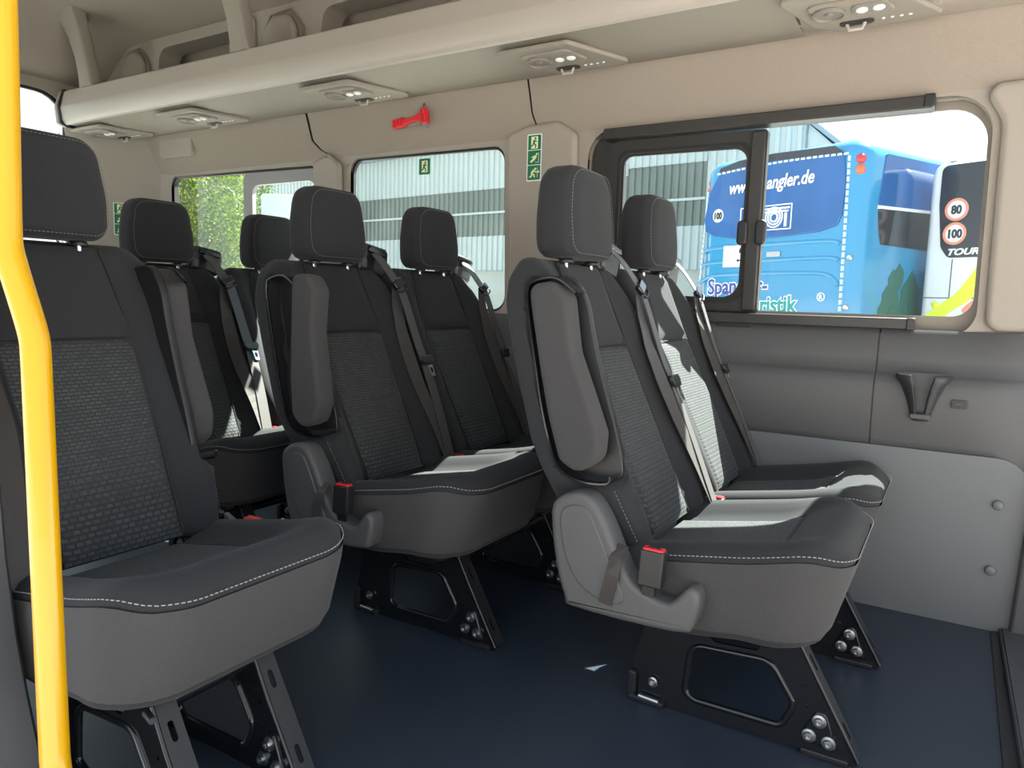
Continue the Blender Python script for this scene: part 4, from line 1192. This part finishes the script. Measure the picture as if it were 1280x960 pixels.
# broken white line along the top
g = []
for i in range(24):
    x = .08+i*.0945; z = 2.905+.035*sin(pi*(x-.05)/2.3)-GZ-.0
    g.append(slab([(x, z-.015), (x+.066, z-.015), (x+.066, z+.015), (x, z+.015)], -.02, -.034, 0, BY))
stuff(mesh_obj('white_dashes', *merge(*g), 'tape', rwo, 0))
for side, (xa, za, xb, zb) in enumerate(((2.315, 2.85, 2.345, .45), (-.125, 2.62, -.235, .45))):
    g = []
    for i in range(26):
        t = i/26; x = xa+(xb-xa)*t; z = za+(zb-za)*t-GZ
        g.append(slab([(x-.013, z-.034), (x+.013, z-.034), (x+.013, z+.034), (x-.013, z+.034)], .05, -.006 if side == 0 else -.0, 0, BY))
    stuff(mesh_obj('marker_tape', *merge(*g), 'tape', blue, 0))
def ytext(body, size, m, name, parent, x, z, off, shear=0, rot=0, sx=1, bold=0, al='LEFT', yaw=0, ext=.004):
    mx = Matrix.Translation((x, off, z-GZ)) @ Matrix.Rotation(yaw, 4, 'Z') @ Matrix.Rotation(pi/2, 4, 'X') @ Matrix.Rotation(rot, 4, 'Z')
    return text_mesh(body, size, m, name, parent, mx, ext, bold, shear, al, 0, sx)
ytext('www.spangler.de', .27, 'white', 'lettering', rwo, .33, 2.565, -.034, .22, .012, .80, .004)
# maximum speed disc 100
v, f = slab(disc(.14, 2.25-GZ, .105, 20), -.02, -.032, 0, BY); sd = mesh_obj('speed_disc', v, f, 'white', rwo, 0)
ytext('100', .15, 'coach_glass_dark', 'digits', rwo, .14, 2.195, -.037, 0, 0, .75, .006, 'CENTER')
# camera pictogram: framed panel with rings
g = []
def frame2(x0, x1, z0, z1, w): return [[(x0, z0), (x1, z0), (x1, z0+w), (x0, z0+w)], [(x0, z1-w), (x1, z1-w), (x1, z1), (x0, z1)], [(x0, z0), (x0+w, z0), (x0+w, z1), (x0, z1)], [(x1-w, z0), (x1, z0), (x1, z1), (x1-w, z1)]]
cz = 2.145
for p in frame2(.58, 1.50, 1.96, 2.33, .014)+[[(.64, 2.26), (1.46, 2.26), (1.46, 2.285), (.64, 2.285)], [(.64, 2.215), (1.44, 2.215), (1.44, 2.24), (.64, 2.24)], [(.66, 1.99), (.70, 1.99), (.70, 2.20), (.66, 2.20)], [(1.38, 2.0), (1.42, 2.0), (1.42, 2.20), (1.38, 2.20)]]:
    g.append(slab([L_(q) for q in p], -.02, -.032, 0, BY))
mesh_obj('camera_sign', *merge(*g), 'white', rwo, 0)
for r0, r1 in ((.155, .135), (.115, .095), (.075, .050)):
    v, f = plate(disc(1.20, cz-GZ, r0, 24), [disc(1.20, cz-GZ, r1, 24)], -.025, -.036, BY); mesh_obj('camera_ring', v, f, 'white', rwo, 0)
# pressed ribs of the engine lid
def rib(pts, name='lid_rib'):
    pa = [Vector((x, 0.012, z-GZ)) for x, z in pts]
    v, f = tube(catmull(pa, 4), .034, 8); return mesh_obj(name, v, f, 'blue', blue, 60)
rib([(-.13, 1.68), (.05, 1.735), (1.1, 1.755), (2.1, 1.755), (2.27, 1.71)])
rib([(-.17, 1.47), (.05, 1.505), (1.1, 1.52), (2.1, 1.525), (2.27, 1.48)])
rib([(-.20, 1.18), (.0, 1.285), (.4, 1.315), (1.1, 1.325), (1.9, 1.315), (2.17, 1.27), (2.29, 1.14)])
v, f = slab(rrect(.29, .77, 1.43-GZ, 1.765-GZ, .012, 3), .01, -.03, .004, BY, 2); nt = mesh_obj('notice_plate', v, f, 'coach_white', blue, 0)
v, f = slab([L_(p) for p in ((.60, 1.64), (.68, 1.64), (.68, 1.70), (.60, 1.70))], -.028, -.034, 0, BY); mesh_obj('padlock', v, f, 'coach_glass_dark', nt, 0)
v, f = plate(disc(.64, 1.70-GZ, .032, 12), [disc(.64, 1.70-GZ, .019, 12)], -.028, -.034, BY); mesh_obj('padlock_bow', v, f, 'coach_glass_dark', nt, 0)
v, f = slab([L_(p) for p in ((.55, 1.53), (.60, 1.50), (.60, 1.52), (.72, 1.52), (.72, 1.54), (.60, 1.54), (.60, 1.56))], -.028, -.034, 0, BY); mesh_obj('arrow', v, f, 'coach_glass_dark', nt, 0)
g = [slab([L_(p) for p in q], -.028, -.032, 0, BY) for q in frame2(.305, .755, 1.445, 1.75, .006)+frame2(.32, .53, 1.47, 1.72, .005)+frame2(.40, .46, 1.54, 1.62, .006)]
mesh_obj('print', *merge(*g), 'dark_vent', nt, 0)
v, f = slab(rrect(1.10, 1.34, 1.57-GZ, 1.645-GZ, .006, 2), .01, -.022, .003, BY, 2); mesh_obj('type_badge', v, f, 'zinc', blue, 0)
# company lettering with white outline
for word, x, z, m in (('Spangler-', .00, 1.00, 'navy'), ('Touristik', .52, .715, 'teal')):
    ytext(word, .345, 'white', 'lettering_outline', blue, x, z, -.006, 0, .035, .90, .022)
    ytext(word, .345, m, 'lettering', blue, x, z, -.014, 0, .035, .90, .006)
v, f = plate(disc(2.05, .98-GZ, .062, 18), [disc(2.05, .98-GZ, .050, 18)], 0, -.010, BY); rg = mesh_obj('mark_ring', v, f, 'white', blue, 0)
ytext('R', .085, 'white', 'mark_letter', blue, 2.05, .95, -.010, 0, 0, 1, .003, 'CENTER')
# corner lamps
for (x, y, z, m) in ((2.436, .094, 2.84, 'lamp_red'), (2.436, .094, 2.70, 'lamp_orange'), (-.150, .110, 2.80, 'lamp_red'), (-.170, .100, 2.67, 'lamp_orange')):
    dirx = .75 if x > 1 else -.75
    v, f = lathe([(.065, -.10), (.065, .012), (.050, .03), (.02, .042), (.001, .045)], (x, y, z-GZ), (dirx, -.66, 0), 16)
    mesh_obj('corner_lamp', v, f, m, blue, 50)
for (x, z) in ((2.40, 1.52), (2.40, .84), (-.235, 1.53)):
    v, f = lathe([(.045, 0), (.045, .02), (.03, .03), (.012, .028)], (x, .06, z-GZ), (0, -1, 0), 14); mesh_obj('lid_catch', v, f, 'zinc', blue, 40)
# side: windows, panel joint and leaf picture
SYZ = lambda a, b, c: (c, a, b)
side_w = rpoly([(.53, 2.95-GZ), (2.6, 2.98-GZ), (2.6, 2.31-GZ), (.41, 2.24-GZ)], .05, 4)
mesh_obj('side_window', *slab(side_w, W_-.05, W_+.012, .006, SYZ, 2), 'coach_glass', blue, 40)
side_w2 = rpoly([(.42, 2.20-GZ), (2.6, 2.27-GZ), (2.6, 1.70-GZ), (.55, 1.72-GZ), (.48, 1.90-GZ)], .05, 4)
mesh_obj('side_window', *slab(side_w2, W_-.05, W_+.010, .006, SYZ, 2), 'coach_glass_dark', blue, 40)
for k in range(3):
    mesh_obj('side_window', *slab(rrect(2.75+k*2.8, 5.4+k*2.8, 1.72-GZ, 2.95-GZ, .08, 4), W_-.05, W_+.012, .006, SYZ, 2), 'coach_glass_dark', blue, 40)
mesh_obj('window_bar', *slab([(.42, 2.20-GZ), (2.6, 2.27-GZ), (2.6, 2.315-GZ), (.42, 2.245-GZ)], W_-.02, W_+.016, .004, SYZ, 2), 'coach_white', blue, 0)
random.seed(5)
lf = mesh_obj('leaf_picture', *merge(*[slab([(cy+q[0], cz_+q[1]-GZ) for q in ((-.05, -.22), (.10, -.12), (.14, .10), (.0, .22), (-.12, .08))], W_-.01, W_+.004+.0006*i, 0, SYZ) for i, (cy, cz_) in enumerate(((.74, .75), (.82, .95), (.95, 1.18), (1.10, 1.27), (1.02, .92), (1.30, 1.02), (1.22, .78), (1.45, 1.18), (1.58, 1.02), (1.50, .85), (1.62, .72), (.98, .68), (1.34, .62)))]), 'leaf_print', blue, 0)

# white coach beside it
white = empty('coach', 'white coach with speed discs and lime swoosh at the right of the window', 'coach', (.63942, 11.27170, GZ), rz=ROT)
plan = resample(rpoly([(-.45, 0), (2.15, 0), (2.15, 10), (-.45, 10)], [.13, .13, .2, .2], 8), .6)
mesh_obj('body', *slab(plan, .30, 3.06-GZ, .22, XYZ, 6), 'coach_white', white, 40)
for y in (1.9, 7.5):
    for x in (-.29, 1.92):
        v, f = lathe([(.30, 0), (.50, .02), (.52, .08), (.52, .26), (.30, .28)], (x, y, .52), (1, 0, 0), 24); mesh_obj('wheel', v, f, 'rubber', white, 40)
wr_ = rpoly([L_(p) for p in [(-.27, 2.98), (-.27, 2.4), (-.20, 1.78), (-.09, 1.62), (1.91, 1.62), (2.05, 1.75), (2.08, 2.4), (2.05, 2.98)]], .10, 4)
ww = mesh_obj('rear_window', *slab(wr_, .10, -.02, .012, BY, 3), 'coach_glass_dark', white, 40)
for z, t in ((2.32, '80'), (1.97, '100')):
    v, f = slab(disc(-.01, z-GZ, .165, 24), -.015, -.026, 0, BY); mesh_obj('speed_disc', v, f, 'coach_white', ww, 0)
    v, f = plate(disc(-.01, z-GZ, .165, 24), [disc(-.01, z-GZ, .128, 24)], -.024, -.030, BY); mesh_obj('disc_ring', v, f, 'coral', ww, 0)
    ytext(t, .17, 'coach_glass_dark', 'digits', ww, -.01, z-.06, -.028, 0, 0, .85, .008, 'CENTER')
ytext('TOURISMO', .13, 'white', 'lettering', ww, -.10, 1.655, -.026, .3, .02, 1.25, .004)
sw = catmull([(-.39, .70, 0), (-.10, .95, 0), (.10, 1.12, 0), (.30, 1.42, 0), (.62, 1.90, 0), (1.0, 2.0, 0), (1.5, 1.8, 0), (1.0, 1.5, 0), (.60, 1.30, 0), (.25, .98, 0), (.0, .80, 0), (-.2, .60, 0)], 4, True)
mesh_obj('lime_swoosh', *slab([(p.x, min(p.y, 1.60)-GZ) for p in sw], .02, -.010, 0, BY), 'lime', white, 0)
sw = catmull([(.18, .84, 0), (.40, 1.05, 0), (.80, 1.25, 0), (1.6, 1.4, 0), (1.5, 1.1, 0), (.8, .95, 0), (.4, .80, 0)], 4, True)
mesh_obj('coral_swoosh', *slab([(p.x, p.y-GZ) for p in sw], .02, -.013, 0, BY), 'coral', white, 0)
v, f = slab([L_(p) for p in ((-.38, 1.02), (2.1, 1.02), (2.1, 1.03), (-.38, 1.03))], .02, -.008, 0, BY); mesh_obj('panel_joint', v, f, 'coach_glass_dark', white, 0)
v, f = slab([L_(p) for p in ((-.02, 1.03), (-.01, 1.03), (-.01, 1.6), (-.02, 1.6))], .02, -.008, 0, BY); mesh_obj('panel_joint', v, f, 'coach_glass_dark', white, 0)
v, f = lathe([(.05, 0), (.05, .03), (.02, .05)], (-.20, .01, .92-GZ), (0, -1, 0), 12); mesh_obj('marker_lamp', v, f, 'lime', white, 40)

# the white coach stands a little nearer than its first layout: bring it forward along the yard, clear of the blue one
K_ = .938
white.location = (CAM.x+K_*(.63942-CAM.x), CAM.y+K_*(11.27170-CAM.y), GZ)
for ch in list(white.children)+[g_ for c_ in white.children for g_ in c_.children]:
    if ch.name.startswith('wheel'): continue
    for vv in ch.data.vertices:
        vv.co.x *= K_; vv.co.z = (CAM.z-GZ)+K_*(vv.co.z-(CAM.z-GZ))

# pale lorry box and birches beyond the rear side window
px_, py_ = place(-5.75, 18.0)
lor = empty('lorry', 'white box lorry seen through the grey slider frame of the rear side window', 'lorry', (px_, py_, GZ), rz=YAW)
v, f = slab(rrect(-.45, .45, 0, 2.6, .06, 3), .9, 3.2-GZ, .05, XYZ, 2); mesh_obj('cargo_box', v, f, 'coach_white', lor, 30)
v, f = box(-.4, .4, .1, 2.5, .6, .9); mesh_obj('chassis', v, f, 'rubber', lor, 0)
for x in (-.45, .25):
    for y in (.5, 2.0):
        v, f = lathe([(.25, 0), (.44, .02), (.45, .2), (.25, .22)], (x, y, .45), (1, 0, 0), 18); mesh_obj('wheel', v, f, 'rubber', lor, 40)

def tree(name, label, X, D, h, r, n, leafsize, seed, m, z0=0.6, strands=90):
    rnd = random.Random(seed)
    x, y = place(X, D)
    e = empty(name, label, 'tree', (x, y, GZ), group=None)
    tp = [(0, 0, 0), (.08, .03, h*.3), (.02, .06, h*.6), (.1, 0, h*.96)]
    pth = catmull(tp, 5)
    mesh_obj('trunk', *tube(pth, .1, 8, rs=[.16*(1-.85*i/(len(pth)-1)) for i in range(len(pth))]), 'bark', e, 60)
    g = []
    for k in range(26):
        z = h*(.25+.7*k/26); a = rnd.random()*2*pi; l = r*(.9-.5*k/26)
        g.append(tube(catmull([(0, 0, z), (l*.5*cos(a), l*.5*sin(a), z+l*.35), (l*cos(a), l*sin(a), z+l*.2), (l*1.1*cos(a), l*1.1*sin(a), z-l*.5)], 3), .02, 5))
    stuff(mesh_obj('branches', *merge(*g), 'bark', e, 0))
    V, F = [], []
    for s in range(strands):
        a = rnd.random()*2*pi; rr = r*sqrt(rnd.random()); zt = GZ*0+h*(.35+.65*rnd.random())*(1-.35*(rr/r)**2)
        ln = .8+1.8*rnd.random()
        sx_, sy_ = rr*cos(a), rr*sin(a)
        for q in range(n//strands):
            t = rnd.random()
            c = Vector((sx_+.14*rnd.gauss(0, 1), sy_+.14*rnd.gauss(0, 1), max(z0, zt-ln*t)))
            u = Vector((rnd.gauss(0, 1), rnd.gauss(0, 1), rnd.gauss(0, .8)-.6)).normalized()
            w = u.orthogonal().normalized(); w = (w*cos(rnd.random()*6)+u.cross(w)*sin(rnd.random()*6)).normalized()
            L = leafsize*(.6+.8*rnd.random())
            k = len(V)
            V += [c, c+u*L*.5+w*L*.3, c+u*L, c+u*L*.5-w*L*.3]; F.append((k, k+1, k+2, k+3))
    me = bpy.data.meshes.new('foliage'); me.from_pydata([tuple(v) for v in V], [], F)
    stuff(link_mesh('foliage', me, m, e, 0))
tree('birch_tree', 'hanging birch at the left of the rear side window', -7.6, 15.5, 7.0, 1.5, 30000, .075, 1, 'leaf', strands=160)
tree('birch_tree', 'bright yellow-green birch in the middle of the rear side window', -5.95, 14.0, 6.0, .85, 22000, .065, 2, 'leaf2', strands=110)
tree('birch_tree', 'distant birch behind the other two, beside the white lorry', -7.9, 20.0, 7.5, 1.5, 30000, .085, 3, 'leaf', strands=140)
